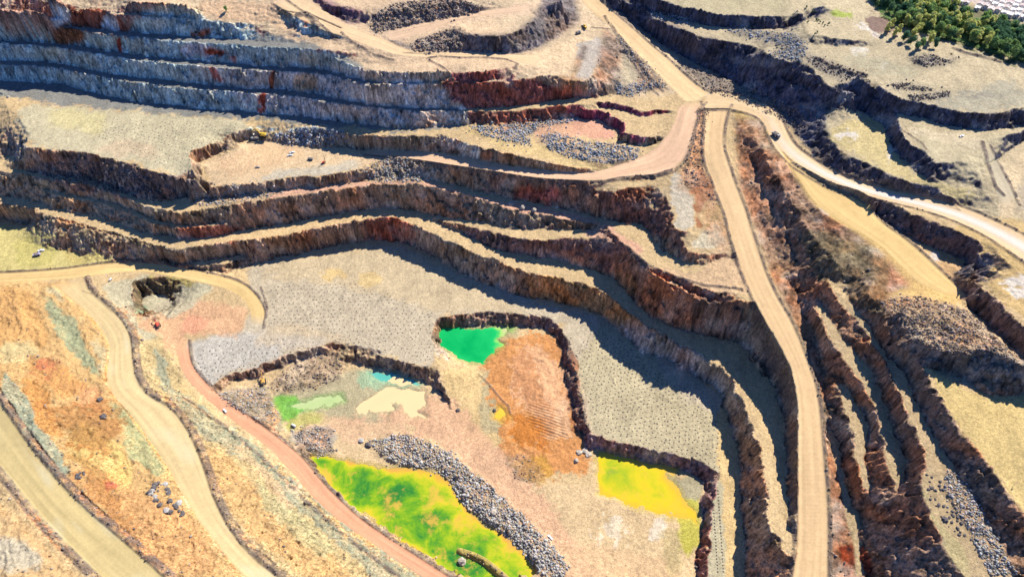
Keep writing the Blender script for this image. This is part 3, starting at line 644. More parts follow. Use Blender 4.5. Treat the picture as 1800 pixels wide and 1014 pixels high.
paint("1055,900 1100,910 1090,960 1060,960", gcol(250, 238, 212), .65, 10, 2.0)
paint("1150,910 1180,905 1165,940 1140,950", gcol(250, 240, 218), .7, 8, 1.8)
paint("940,960 1060,960 1200,990 1200,1040 950,1040", gcol(232, 200, 160), .6, 10)
paint("1160,930 1200,930 1200,1010 1180,1020", gcol(200, 186, 140), .6, 9)
paint("1060,560 1140,590 1160,650 1200,700 1280,740 1275,830 1230,830 1050,770 1010,640", gcol(212, 202, 162), .6, 10)
paint("1185,305 1203,308 1216,350 1219,392 1205,405 1192,400 1182,380 1176,340", gcol(222, 214, 190), .9, 3)
paint("1245,395 1268,400 1278,432 1250,440 1215,438 1225,420", gcol(238, 228, 196), .9, 4)
paint("1235,355 1262,362 1268,385 1245,395 1228,375", gcol(232, 204, 150), .9, 4)
paint("1205,300 1240,300 1258,345 1240,355 1225,375 1240,400 1222,400 1218,350", gcol(186, 130, 96), .85, 5)
paint("1275,420 1290,455 1340,470 1320,520 1250,520 1180,500 1140,470 1180,470 1230,480", gcol(236, 206, 168), .8, 6)
paint("1150,330 1180,330 1180,385 1160,380", gcol(206, 190, 160), .4, 5)
paint("1015,80 1055,60 1060,90 1040,135 1005,145 1015,120", gcol(206, 200, 186), .85, 5)
paint("1262,700 1300,760 1300,1040 1276,1040 1262,800", gcol(238, 212, 160), .9, 4)
paint("1245,850 1272,850 1278,1040 1240,1040", gcol(206, 202, 172), .85, 4)
# upper east
paint("1590,215 1700,240 1790,230 1740,260 1730,340 1620,270", gcol(214, 204, 170), .8, 8)
paint("1760,260 1850,230 1850,420 1760,360 1750,300", gcol(222, 206, 172), .8, 8)
paint("1445,225 1540,205 1600,300 1720,340 1690,370 1560,300 1460,250", gcol(230, 214, 160), .8, 8)
for q in ("1462,235 1500,230 1512,245 1480,246", "1560,262 1574,258 1570,270 1556,272", "1490,90 1530,88 1522,98 1498,98", "1540,108 1568,110 1560,118 1545,116",
          "1745,490 1800,480 1830,500 1760,498", "1770,500 1820,505 1810,525 1785,520", "1630,448 1655,450 1650,458 1632,456", "1552,408 1575,412 1568,420 1550,414", "1432,360 1466,375 1462,384 1440,372",
          "1500,40 1515,35 1550,66 1540,68", "1690,335 1710,338 1700,344", "1595,110 1612,112 1606,117", "1655,530 1690,560 1690,566 1650,540"):
    paint(q, gcol(252, 246, 230), .85, 4, 1.2)
paint("1460,20 1500,20 1500,30 1460,28", gcol(170, 190, 90), .8, 5)
paint("1075,85 1105,90 1125,130 1110,155 1095,145", gcol(220, 208, 176), .9, 5)
paint("1620,178 1700,160 1780,140 1810,165 1810,190 1740,198 1660,190", gcol(186, 184, 162), .7, 10, 1.2)
paint("1490,92 1560,100 1620,118 1600,140 1530,128 1480,108", gcol(200, 196, 166), .6, 10, 1.2)
paint("1180,20 1300,28 1380,20 1390,-10 1180,-10", gcol(202, 194, 158), .7, 10, 1.2)
paint("1516,22 1560,28 1578,62 1545,64 1525,45", gcol(132, 104, 104), .75, 6, 1.5)
paint("1600,220 1720,243 1742,260 1728,270 1660,250 1600,234", gcol(236, 222, 188), .7, 5)
paint("1755,310 1800,268 1870,240 1870,262 1795,300 1775,390 1752,385", gcol(240, 220, 182), .7, 6)
paint("1780,330 1870,300 1870,380 1800,370", gcol(196, 186, 166), .6, 10, 1.3)
paint("1690,160 1760,168 1800,152 1800,158 1750,176 1690,168", gcol(150, 146, 134), .5, 4, 1.3)
paint("1540,430 1600,480 1640,512 1600,512 1555,470", gcol(206, 176, 128), .6, 6, 1.5)
# forest soil and town ground
paint("1530,-60 1600,0 1700,60 1850,130 1850,60 1700,10 1640,-40", gcol(120, 120, 90), .9, 10)
paint("1560,10 1620,60 1800,120 1800,100 1680,40", gcol(84, 96, 60), .9, 10)
paint("1630,-10 1700,0 1810,40 1900,80 1900,-200 1560,-200", gcol(226, 214, 206), .95, 6)
ROCKPAL = [
 # poly, albedo (linear), soft, amp
 ("-300,-200 2300,-200 2300,1300 -300,1300", (.20, .165, .13), 4, 0),
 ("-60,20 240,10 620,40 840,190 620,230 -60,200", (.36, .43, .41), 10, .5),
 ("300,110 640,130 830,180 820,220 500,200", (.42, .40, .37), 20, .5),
 ("640,105 840,130 830,190 640,150", (.34, .28, .22), 10, .5),
 ("-60,-20 300,-20 240,30 200,58 60,45 -60,40", (.26, .17, .14), 10, .8),
 ("120,15 235,25 235,55 160,52 120,40", (.24, .09, .06), 8, .8),
 ("90,48 150,55 140,84 95,78", (.24, .11, .06), 7, .8),
 ("15,36 50,38 45,60 15,55", (.26, .12, .08), 6, .8),
 ("90,15 125,15 122,42 95,40", (.52, .52, .5), 5, .5),
 ("180,30 205,32 205,54 180,54", (.55, .52, .5), 5, .6),
 ("320,75 370,80 372,100 325,95", (.52, .46, .44), 7, .7),
 ("358,80 400,85 390,96 362,92", (.30, .07, .04), 4, .7),
 ("340,50 375,52 365,60 342,60", (.30, .10, .06), 4, .8),
 ("440,46 520,46 520,66 460,60", (.24, .12, .12), 6, .8),
 ("520,66 600,70 700,90 700,112 600,100 530,80", (.20, .12, .11), 6, .6),
 ("620,88 665,92 662,108 620,104", (.22, .05, .07), 5, .5),
 ("775,145 900,140 1060,165 1050,180 960,195 830,194 775,165", (.25, .10, .085), 5, .4),
 ("820,196 1000,186 1010,206 900,226 830,222", (.17, .085, .07), 5, .4),
 ("790,120 900,116 930,122 900,145 800,145", (.20, .08, .08), 5, .4),
 ("1005,176 1110,184 1200,196 1130,252 1060,218 1000,210", (.18, .06, .09), 6, .4),
 ("690,130 790,165 760,190 700,180", (.55, .5, .45), 12, .8),
 ("452,160 465,160 466,200 455,200", (.36, .09, .06), 2, .5),
 ("208,64 216,64 216,95 208,95", (.28, .07, .05), 2, .5), ("476,128 484,128 482,160 476,160", (.28, .10, .06), 2, .5),
 ("368,122 380,125 392,148 380,150", (.42, .16, .13), 3, .6), ("400,97 412,97 414,115 406,115", (.36, .10, .08), 2, .5),
 ("520,130 560,135 560,160 520,158", (.42, .30, .2), 6, .7),
 ("-60,300 330,340 350,470 -60,400", (.22, .20, .16), 10, .5),
 ("0,180 60,200 60,250 0,300", (.19, .19, .18), 8, .3),
 ("60,262 250,290 350,320 340,350 200,345 60,310", (.13, .12, .12), 8, .4),
 ("310,400 350,395 440,405 400,425 320,425", (.26, .12, .09), 8, .6),
 ("400,330 700,320 860,350 860,400 700,370 450,400", (.25, .19, .145), 14, .6),
 ("430,400 700,380 800,440 760,450 600,430 440,460", (.24, .17, .13), 14, .6),
 ("640,380 720,385 740,420 660,425", (.24, .10, .075), 10, .8),
 ("770,235 840,255 850,280 780,262", (.42, .38, .34), 8, .7),
 ("845,262 870,265 868,280 850,278", (.36, .18, .12), 5, .7),
 ("860,300 1090,320 1100,400 1000,380 860,345", (.21, .15, .12), 10, .6),
 ("900,330 990,335 980,360 910,350", (.28, .11, .09), 8, .8),
 ("1040,320 1190,320 1190,420 1080,400", (.16, .10, .085), 8, .5),
 ("800,400 1090,410 1120,480 900,450", (.17, .12, .11), 8, .5),
 ("920,440 960,440 1060,460 1040,480 940,455", (.30, .22, .19), 8, .8),
 ("920,480 1080,500 1120,560 1060,560 950,520", (.29, .20, .12), 8, .6),
 ("740,440 920,490 920,530 800,470", (.27, .24, .2), 10, .6),
 ("1080,440 1300,530 1300,600 1150,560 1090,500", (.20, .14, .115), 10, .6),
 ("1080,470 1110,480 1130,520 1090,515", (.28, .16, .10), 6, .8),
 ("1100,560 1200,610 1290,680 1280,700 1180,650 1100,600", (.30, .265, .24), 10, .7),
 ("1270,660 1345,800 1360,1040 1300,1040 1290,800", (.24, .19, .15), 10, .6),
 ("1290,220 1560,440 1560,1040 1440,1040 1400,600 1300,340", (.19, .135, .105), 10, .3),
 ("1560,420 1900,560 1900,1040 1560,1040", (.17, .13, .11), 10, .3),
 ("1400,400 1560,440 1560,560 1450,500", (.11, .095, .07), 10, .5),
 ("1475,960 1520,960 1540,1040 1490,1040", (.12, .042, .03), 6, .5),
 ("1600,590 1830,640 1830,700 1650,660", (.12, .12, .12), 8, .4),
 ("1060,-60 1900,-60 1900,360 1700,360 1440,290 1230,150 1060,20", (.085, .08, .095), 8, .2),
 ("1530,350 1740,410 1740,500 1560,420", (.10, .09, .10), 5, .3),
 ("640,-30 1040,-30 1040,100 930,110 640,95", (.12, .11, .115), 8, .5),
 ("960,30 1120,60 1140,170 1040,170 1060,100 960,90", (.15, .125, .115), 8, .5),
 ("540,-20 650,0 650,50 560,40", (.12, .08, .11), 5, .4),
 ("1230,180 1290,320 1300,460 1180,440 1180,300", (.24, .15, .11), 8, .7),
 ("765,548 1000,555 1040,770 1010,770 975,590 770,576", (.17, .125, .11), 6, .4),
 ("360,600 800,600 800,720 600,660 360,700", (.20, .165, .14), 6, .4),
 ("1030,760 1262,820 1240,850 1030,800", (.21, .165, .175), 8, .5),
 ("1220,820 1262,820 1262,1040 1220,1040", (.17, .115, .115), 6, .5),
 ("-60,480 150,500 440,1030 -60,1030", (.30, .185, .10), 6, .6),
 ("160,480 330,700 800,1030 440,1030 220,700", (.30, .24, .15), 6, .4),
 ("230,485 370,495 340,550 240,550", (.10, .09, .065), 6, .4),
]
RC = np.zeros((NY, NX, 3))
for pts, c, soft, amp in ROCKPAL:
    m = mask(pts, soft, amp, .36)
    k = m > .003
    RC[k] = RC[k] * (1 - m[k][:, None]) + np.array(c)[None] * m[k][:, None]
# streaks run down the wall because the noise hardly changes with height
st = fbm(GX, GY, 2.6, 91, 3, .65); st2 = fbm(GX + Z * .25, GY, 7.5, 95, 3, .6); st3 = fbm(GX, GY + 1.4 * Z, 12, 99, 3)
RC *= (1 + .85 * st + .60 * st2 + .45 * st3)[..., None]
wm = np.clip((fbm(GX, GY + Z, 30, 103, 3) - .05) * 2.2, 0, 1) * .45
RC = RC * (1 - wm[..., None]) + RC * np.array([1.35, .95, .62]) * wm[..., None]
wm = np.clip((fbm(GX, GY + Z, 22, 107, 3) - .22) * 3, 0, 1) * .6
RC = RC * (1 - wm[..., None]) + (RC * .5 + np.array([.30, .28, .25])) * wm[..., None]
frac = np.abs(fbm(GX + .5 * Z, GY - .3 * Z, 9, 181, 3, .6)); frac2 = np.abs(fbm(GX * .8, GY * .8 + Z * .6, 5, 185, 2, .6))
RC *= (1 - .5 * np.clip(1 - frac / .07, 0, 1) - .35 * np.clip(1 - frac2 / .08, 0, 1))[..., None]
hue = fbm(GX, GY + Z * .5, 26, 187, 4, .6)
warmk = np.clip(hue * 2.6, 0, 1)[..., None] * .55; coolk = np.clip(-hue * 2.6, 0, 1)[..., None] * .40
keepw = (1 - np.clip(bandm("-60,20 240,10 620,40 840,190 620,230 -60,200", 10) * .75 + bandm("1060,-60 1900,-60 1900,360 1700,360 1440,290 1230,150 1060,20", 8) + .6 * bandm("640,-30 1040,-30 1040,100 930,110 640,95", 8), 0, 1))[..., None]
RC = RC * (1 - warmk * keepw) + RC * np.array([1.42, .93, .66]) * warmk * keepw
RC = RC * (1 - coolk * keepw) + RC * np.array([.92, 1.02, .92]) * coolk * keepw
RC *= 1 + (np.array([1.42, 1.25, 1.08]) - 1) * keepw
RC = np.clip(RC, .012, .8)
tl = np.abs(fbm(GX * .9 + 9 * n_c, GY * .55, 38, 161, 3, .5)); tl2 = np.abs(fbm(GX * .5, GY + 9 * n_a, 26, 165, 3, .5))
trk = np.clip(1 - tl / .035, 0, 1) * .5 + np.clip(1 - tl2 / .03, 0, 1) * .4
mott = .16 * fbm(GX, GY * .6, 11, 169, 4, .7) + .13 * n_e + .10 * fbm(GX * 1.2, GY * .35, 4, 173, 3, .7)
COL *= (1 + 1.25 * mott - .2 * trk)[..., None]
COL = COL * (1 - rock[..., None]) + RC * rock[..., None]
# scree: dark fragments scattered on the floors under walls and on dumps
sc = np.clip((n_e + .55 * n_d - .30) * 2.6, 0, 1) * np.clip(blur(rock, 9) * 2.2, 0, 1) * (1 - rock)
COL = COL * (1 - .5 * sc[..., None]) + np.array([.17, .15, .14]) * .5 * sc[..., None]
nf = np.clip((n_e * .8 + .45 * n_d + .35 * n_c - .36) * 3, 0, 1) * (1 - rock) * .5 * (1 - .5 * wband)
COL = COL * (1 - nf[..., None]) + COL * np.array([.52, .5, .48]) * nf[..., None]
# sculpted terrace soil west: darker seams
band = mask("-60,480 150,500 440,1030 -60,1030", 6) + mask("240,600 300,600 330,680 560,900 800,1030 440,1030 330,740 220,640", 5)
sm = np.clip((fbm(GX * .6 + GY * .8, (GY - GX) * .3, 6, 111, 4, .65) - .12) * 2.5, 0, 1) * np.clip(band, 0, 1) * (1 - np.clip(roadm * 2, 0, 1))
COL = COL * (1 - .30 * sm[..., None]) + np.array([.17, .115, .07]) * .30 * sm[..., None]
# haul roads: compacted, tyre polished lanes
ROADC = {'main_up': (250, 222, 176), 'main_down': (248, 218, 172), 'pit_branch': (250, 216, 180), 'white': (244, 218, 176), 'tan': (240, 212, 156), 'entry': (244, 216, 160), 'haul_mid': (236, 216, 168),
         'haul_low': (226, 208, 156), 'pink': (246, 194, 158), 'upper': (242, 216, 176), 'ridge_track': (236, 208, 176), 'link': (216, 206, 176)}
roadcore = RID >= 0
RLm = RL; lane = vnoise(RA * 9.0 + 3, RLm / 55.0 + RID * 7, 121) * .6 + vnoise(RA * 23.0, RLm / 90.0, 125) * .4
for nm, (idx, A, B) in ROADW.items():
    k = RID == idx
    c = gcol(*ROADC[nm])[None] * (1 + .13 * lane[k] * 1.5 + .06 * n_c[k] + .05 * n_e[k] + .07 * n_d[k] - .08 * trk[k])[:, None]
    edge = np.clip(1 - np.abs(RA[k] - .5) * 2, 0, 1)
    ew = np.clip(1 - edge / .16, 0, 1)[:, None]
    c = c * (1 - ew * .25)
    if nm == 'white':
        w = np.exp(-((RA[k] - .5 + .06 * np.sin(RLm[k] / 40)) / .20) ** 2)[:, None] * np.clip((RLm[k] - 60) / 160, 0, 1)[:, None]
        c = c * (1 - w * .8) + gcol(255, 250, 240) * w * .8
    if nm in ('haul_low', 'haul_mid'):
        w = np.clip(vnoise(RA[k] * 4, RLm[k] / 30, 131) - .2, 0, 1)[:, None]
        c = c * (1 - w) + gcol(238, 230, 190) * w
    rl = RL[k]; fe = np.clip(np.minimum(rl, rl.max() - rl) / (3 if nm in ('white', 'main_down', 'main_up') else 16), 0, 1)[:, None]
    fe = fe * np.clip(edge / .10 + .25 + 1.3 * n_d[k], .1, 1)[:, None]
    COL[k] = COL[k] * (1 - fe) + c * fe
bk = (np.clip(bermm * 1.3, 0, 1) * np.clip(.75 + n_d, .3, 1))[..., None]
BERMC = np.array([.12, .095, .08])
COL = COL * (1 - .85 * bk) + BERMC * .85 * bk
lum = (COL @ np.array([.3, .55, .15]))[..., None]
satk = (1.18 - .04 * rock + .02 * wband)[..., None]
COL = lum + (COL - lum) * satk
COL *= 1 + (np.array([1.04, .99, .995]) - 1) * (1 - rock[..., None])
COL *= (1 - .16 * wband)[..., None]
COL = np.clip(COL, .01, .80)
print('paint', time.time() - T0)

# ------------------------------------------------------------------ ponds (floor is dug a little, water lies in it)
PONDS = [
 ("548,800 575,803 620,812 660,822 700,826 740,822 765,830 790,845 805,870 820,895 850,920 890,945 930,975 950,1010 940,1040 800,1030 760,985 700,945 650,912 610,885 580,860 560,830", 0, 'lime', 'water'),
 ("770,575 800,572 830,580 860,578 892,574 880,590 872,598 885,606 868,622 850,640 828,638 812,628 785,615 764,602", 1, 'emerald', 'water'),
 ("1050,795 1090,802 1140,812 1190,824 1168,838 1185,858 1204,880 1225,900 1232,925 1210,908 1170,905 1120,890 1090,878 1058,868", 0, 'yellow', 'water'),
 ("622,716 655,695 690,668 700,668 745,690 748,712 735,722 752,732 728,738 715,725 708,706 688,710 690,722 655,728 628,726", 0, 'cream', 'water'),
 ("520,712 560,700 600,694 606,706 570,715 530,720 505,716", 0, 'mint', 'water'),
 ("868,728 876,716 886,722 890,732 880,742 870,738", 2.5, 'amber', 'water'),
 ("650,650 690,655 740,672 750,678 700,678 660,665", 0, 'teal', 'water'),
]
PONDM = []
for pts, z0, kind, nm in PONDS:
    P = parse(pts, 2); x, y = p2w(P[:, 0], P[:, 1], z0)
    xx0, xx1, yy0, yy1 = x.min() - 12, x.max() + 12, y.min() - 12, y.max() + 12
    k = (GX > xx0) & (GX < xx1) & (GY > yy0) & (GY < yy1)
    gx, gy = GX[k] + 5 * n_a[k] + 2 * n_d[k], GY[k] + 5 * n_b[k] - 2 * n_d[k]
    ins = np.zeros(gx.shape, bool); dist = np.full(gx.shape, 1e9); n = len(x); j = n - 1
    for i in range(n):
        ins ^= ((y[i] > gy) != (y[j] > gy)) & (gx < (x[j] - x[i]) * (gy - y[i]) / (y[j] - y[i] + 1e-9) + x[i])
        ax, ay, bx, by = x[j], y[j], x[i], y[i]
        t = np.clip(((gx - ax) * (bx - ax) + (gy - ay) * (by - ay)) / ((bx - ax) ** 2 + (by - ay) ** 2 + 1e-9), 0, 1)
        dist = np.minimum(dist, np.hypot(gx - ax - t * (bx - ax), gy - ay - t * (by - ay))); j = i
    sd = np.where(ins, dist, -dist)
    zz = Z[k]; floorish = zz < z0 + 3.5
    tgt = z0 - .35 - np.clip(sd, -6, 4) * .16 + .25 * n_d[k]
    wgt = np.clip((sd + 7) / 7, 0, 1) * floorish * (1 - np.clip(bermm[k], 0, 1))
    zz = zz * (1 - wgt) + tgt * wgt
    zz = np.where(~floorish | (sd < -7), Z[k], zz)
    Z[k] = zz
    near = np.clip((sd + 5) / 5, 0, 1) * floorish
    wc = {'lime': (214, 190, 70), 'emerald': (150, 190, 90), 'yellow': (222, 196, 80), 'cream': (206, 184, 140), 'mint': (150, 200, 110), 'amber': (230, 190, 60), 'teal': (150, 200, 160)}[kind]
    nn = (near * .55)[:, None]; COL[k] = COL[k] * (1 - nn) + gcol(*wc) * nn
    PONDM.append((x, y, z0 - .35 - .03 * len(PONDM), kind, nm))

# ------------------------------------------------------------------ terrain objects
co = np.empty((NY, NX, 3), np.float32); co[..., 0] = GX; co[..., 1] = GY; co[..., 2] = Z
flatten = co.reshape(-1, 3); colf = np.concatenate([COL.reshape(-1, 3), np.ones((NY * NX, 1))], 1).astype(np.float32)
SLf = slope_of(Zflat)
quad_a = (np.arange(NY - 1)[:, None] * NX + np.arange(NX - 1)[None, :])
quads = np.stack([quad_a, quad_a + 1, quad_a + NX + 1, quad_a + NX], -1).reshape(-1, 4)
ridq = RID[:-1, :-1].copy(); ridq[(RID[:-1, 1:] != ridq)] = -1; ridq[(RID[1:, :-1] != ridq)] = -1
rq = (blur(SL, 2)[:-1, :-1] > .62)
kindq = np.where(ridq >= 0, ridq, np.where(rq, -2, -1)).reshape(-1)

nrmx = -np.gradient(Z, axis=1) / (width_at(YS)[:, None] * (SS[1] - SS[0])); nrmy = -np.gradient(Z, axis=0) / np.gradient(YS)[:, None]
def grid_mesh(name, sel, mat):
    q = quads[sel]
    used, inv = np.unique(q, return_inverse=True)
    me = bpy.data.meshes.new(name)
    me.vertices.add(len(used)); me.vertices.foreach_set('co', flatten[used].reshape(-1))
    me.loops.add(q.size); me.loops.foreach_set('vertex_index', inv.reshape(-1).astype(np.int32))
    me.polygons.add(len(q)); me.polygons.foreach_set('loop_start', np.arange(0, q.size, 4, dtype=np.int32))
    me.polygons.foreach_set('use_smooth', np.ones(len(q), bool))
    at = me.color_attributes.new('Col', 'FLOAT_COLOR', 'POINT'); at.data.foreach_set('color', colf[used].reshape(-1))
    me.update(calc_edges=True)
    me.materials.append(mat)
    o = bpy.data.objects.new(name, me); SC.collection.objects.link(o)
    return o
M_ground = ground_mat('earth', .8, .9, .95, .24); M_rock = ground_mat('broken_rock', 1.0, .55, .9, .5, .5); M_road = ground_mat('compacted_gravel', .18, 1.4, .95, .06)
g = tag(grid_mesh('ground', kindq == -1, M_ground), kind='structure')
g = tag(grid_mesh('rock_terrain', kindq == -2, M_rock), kind='structure')
for nm, (idx, A, B) in ROADW.items():
    o = tag(grid_mesh('haul_road', kindq == idx, M_road), kind='structure')
# country beyond the mine, to the horizon
def far_sheet():
    bm = bmesh.new(); R = 12000
    zq = 118.0
    xs = [-R, -3000, -900, 900, 3000, R]; ys = [-R, -2500, 60, 1335, 4000, R]
    vs = [[bm.verts.new((x, y, zq if y > 1000 else 40)) for x in xs] for y in ys]
    for i in range(5):
        for j in range(5):
            if i == 2 and j == 2: continue
            bm.faces.new((vs[i][j], vs[i][j + 1], vs[i + 1][j + 1], vs[i + 1][j]))
    me = bpy.data.meshes.new('land'); bm.to_mesh(me); bm.free()
    me.materials.append(simple_mat('far_land', (.22, .19, .12), .95, 0, .3, .01, .1))
    o = bpy.data.objects.new('land', me); SC.collection.objects.link(o); tag(o, kind='structure')
far_sheet()
# water
WATERC = {
 'lime': [(.0, (.0, .08, .03)), (.28, (.03, .17, .02)), (.40, (.12, .28, .01)), (.52, (.30, .38, .01)), (.63, (.50, .40, .02)), (.74, (.52, .29, .04)), (1, (.45, .24, .09))],
 'emerald': [(0, (.0, .27, .06)), (.5, (.01, .38, .09)), (.62, (.08, .44, .10)), (.75, (.25, .5, .10)), (1, (.45, .42, .2))],
 'yellow': [(0, (.05, .14, .06)), (.25, (.30, .36, .01)), (.42, (.52, .42, .01)), (.6, (.60, .36, .02)), (1, (.55, .30, .08))],
 'cream': [(0, (.60, .44, .22)), (.5, (.64, .47, .24)), (1, (.60, .46, .22))],
 'mint': [(0, (.26, .38, .15)), (.5, (.36, .44, .18)), (1, (.46, .46, .24))],
 'amber': [(0, (.62, .36, .02)), (1, (.66, .42, .05))],
 'teal': [(0, (.05, .32, .26)), (1, (.14, .42, .32))],
}
def water_mat(kind):
    m, nt, b = newmat('water_' + kind); L = nt.links
    at = N(nt, 'ShaderNodeAttribute', attribute_name='Shore')
    tc = N(nt, 'ShaderNodeTexCoord')
    n1 = N(nt, 'ShaderNodeTexNoise', i_Scale=.035, i_Detail=7.0, i_Roughness=.68, i_Distortion=.35)
    L.new(tc.outputs['Object'], n1.inputs['Vector'])
    ad = N(nt, 'ShaderNodeMath', operation='MULTIPLY_ADD'); ad.inputs[1].default_value = {'lime': 1.15, 'emerald': 1.3, 'yellow': .9}.get(kind, .8); ad.inputs[2].default_value = {'lime': -.19, 'emerald': -.50, 'yellow': -.15}.get(kind, -.1)
    L.new(n1.outputs['Fac'], ad.inputs[0])
    a2 = N(nt, 'ShaderNodeMath', operation='ADD'); L.new(ad.outputs[0], a2.inputs[0]); L.new(at.outputs['Fac'], a2.inputs[1])
    cr = ramp(nt, WATERC[kind]); L.new(a2.outputs[0], cr.inputs[0]); L.new(cr.outputs[0], b.inputs['Base Color'])
    if kind in ('lime', 'yellow'):
        n5 = N(nt, 'ShaderNodeTexNoise', i_Scale=.05, i_Detail=8.0, i_Roughness=.72); mp5 = N(nt, 'ShaderNodeMapping'); mp5.inputs['Location'].default_value = (40, 12, 5); L.new(tc.outputs['Object'], mp5.inputs['Vector']); L.new(mp5.outputs[0], n5.inputs['Vector'])
        m5 = N(nt, 'ShaderNodeMapRange'); m5.inputs[1].default_value = .52; m5.inputs[2].default_value = .62; m5.inputs[3].default_value = 0; m5.inputs[4].default_value = .75; L.new(n5.outputs['Fac'], m5.inputs[0])
        mxc = N(nt, 'ShaderNodeMix', data_type='RGBA'); L.new(m5.outputs[0], mxc.inputs['Factor']); L.new(cr.outputs[0], mxc.inputs['A']); mxc.inputs['B'].default_value = (.56, .33, .05, 1) if kind == 'lime' else (.60, .38, .03, 1)
        L.new(mxc.outputs['Result'], b.inputs['Base Color'])
    b.inputs['Roughness'].default_value = .12; b.inputs['Specular IOR Level'].default_value = .35
    n3 = N(nt, 'ShaderNodeTexNoise', i_Scale=1.2, i_Detail=2.0); L.new(tc.outputs['Object'], n3.inputs['Vector'])
    bp = N(nt, 'ShaderNodeBump'); bp.inputs['Strength'].default_value = .04; bp.inputs['Distance'].default_value = .3
    L.new(n3.outputs['Fac'], bp.inputs['Height']); L.new(bp.outputs['Normal'], b.inputs['Normal'])
    return m
for (x, y, z, kind, nm) in PONDM:
    st = 2.0
    xs = np.arange(x.min() - 6, x.max() + 6, st); ys = np.arange(y.min() - 6, y.max() + 6, st)
    XX, YY = np.meshgrid(xs, ys)
    ins = np.zeros(XX.shape, bool); dist = np.full(XX.shape, 1e9); n = len(x); j = n - 1
    for i in range(n):
        ins ^= ((y[i] > YY) != (y[j] > YY)) & (XX < (x[j] - x[i]) * (YY - y[i]) / (y[j] - y[i] + 1e-9) + x[i])
        ax, ay, bx, by = x[j], y[j], x[i], y[i]
        t = np.clip(((XX - ax) * (bx - ax) + (YY - ay) * (by - ay)) / ((bx - ax) ** 2 + (by - ay) ** 2 + 1e-9), 0, 1)
        dist = np.minimum(dist, np.hypot(XX - ax - t * (bx - ax), YY - ay - t * (by - ay))); j = i
    sd = np.where(ins, dist, -dist)
    near = sd > -5
    bm = bmesh.new(); vid = {}
    lay = bm.verts.layers.float.new('Shore')
    for (i, j) in zip(*np.nonzero(near)):
        v = bm.verts.new((XX[i, j], YY[i, j], z)); s = sd[i, j]
        sh = .30 * math.exp(-max(s, 0) / 5.0)
        if kind == 'lime':   # deeper along the south-west bank
            px, py = w2p(XX[i, j], YY[i, j], z); f = ((px - 560) * .60 - (py - 800) * .80) / 100; sh += .17 * np.clip(f, -1.2, 1.2) - .02
        if kind == 'emerald':
            px, py = w2p(XX[i, j], YY[i, j], z); sh += .30 * np.clip((px - 835) / 40, 0, 1)
        if kind == 'yellow':
            px, py = w2p(XX[i, j], YY[i, j], z); sh += .12 * np.clip((px - 1090) / 80, -.5, 1)
        v[lay] = sh; vid[(i, j)] = v
    for (i, j) in vid:
        q = [(i, j), (i, j + 1), (i + 1, j + 1), (i + 1, j)]
        if all(t in vid for t in q): bm.faces.new([vid[t] for t in q])
    me = bpy.data.meshes.new('water'); bm.to_mesh(me); bm.free(); me.materials.append(water_mat(kind))
    o = bpy.data.objects.new('water', me); SC.collection.objects.link(o); tag(o, kind='structure')
print('terrain objects', time.time() - T0)
# ------------------------------------------------------------------ finding points on the ground
def zg(x, y):
    gi, gj = w2g(np.asarray(x, float), np.asarray(y, float)); return bil(Z, gi, gj)
def hit(u, v):
    u = np.atleast_1d(np.asarray(u, float)); v = np.atleast_1d(np.asarray(v, float))
    lo = np.full(u.shape, 230.0); hi = np.full(u.shape, -10.0); done = np.zeros(u.shape, bool)
    for zq in np.linspace(230, -10, 161):
        x, y = p2w(u, v, zq); below = zg(x, y) >= zq
        new = below & ~done; hi[new] = zq; lo[new] = zq + 1.5; done |= below
    for _ in range(10):
        m = (lo + hi) / 2; x, y = p2w(u, v, m); b = zg(x, y) >= m
        hi = np.where(b, m, hi); lo = np.where(b, lo, m)
    x, y = p2w(u, v, hi); return x, y, zg(x, y)
def inpoly(pts, n):
    P = parse(pts, 2); out = []
    x0, y0 = P.min(0); x1, y1 = P.max(0)
    while len(out) < n:
        q = RNG.random((n * 2, 2)) * [x1 - x0, y1 - y0] + [x0, y0]
        ins = np.zeros(len(q), bool); j = len(P) - 1
        for i in range(len(P)):
            ins ^= ((P[i, 1] > q[:, 1]) != (P[j, 1] > q[:, 1])) & (q[:, 0] < (P[j, 0] - P[i, 0]) * (q[:, 1] - P[i, 1]) / (P[j, 1] - P[i, 1] + 1e-9) + P[i, 0]); j = i
        out.extend(q[ins].tolist())
    return np.array(out[:n])
# ------------------------------------------------------------------ loose rock
_bm = bmesh.new(); bmesh.ops.create_icosphere(_bm, subdivisions=1, radius=1)
ICO = np.array([v.co[:] for v in _bm.verts]); ICOF = np.array([[v.index for v in f.verts] for f in _bm.faces]); _bm.free()
def tri_mesh(name, V_, F_, mat, tones=None):
    me = bpy.data.meshes.new(name)
    me.vertices.add(len(V_)); me.vertices.foreach_set('co', np.asarray(V_, np.float32).reshape(-1))
    me.loops.add(F_.size); me.loops.foreach_set('vertex_index', F_.reshape(-1).astype(np.int32))
    me.polygons.add(len(F_)); me.polygons.foreach_set('loop_start', np.arange(0, F_.size, F_.shape[1], dtype=np.int32))
    if tones is not None:
        at = me.color_attributes.new('Col', 'FLOAT_COLOR', 'POINT')
        at.data.foreach_set('color', np.concatenate([tones, np.ones((len(tones), 1))], 1).astype(np.float32).reshape(-1))
    me.update(calc_edges=True)
    if mat: me.materials.append(mat)
    return me
TONES = {'grey': (.36, .34, .31), 'blue': (.30, .32, .34), 'brown': (.26, .205, .165), 'dark': (.12, .105, .10), 'pale': (.42, .36, .28)}
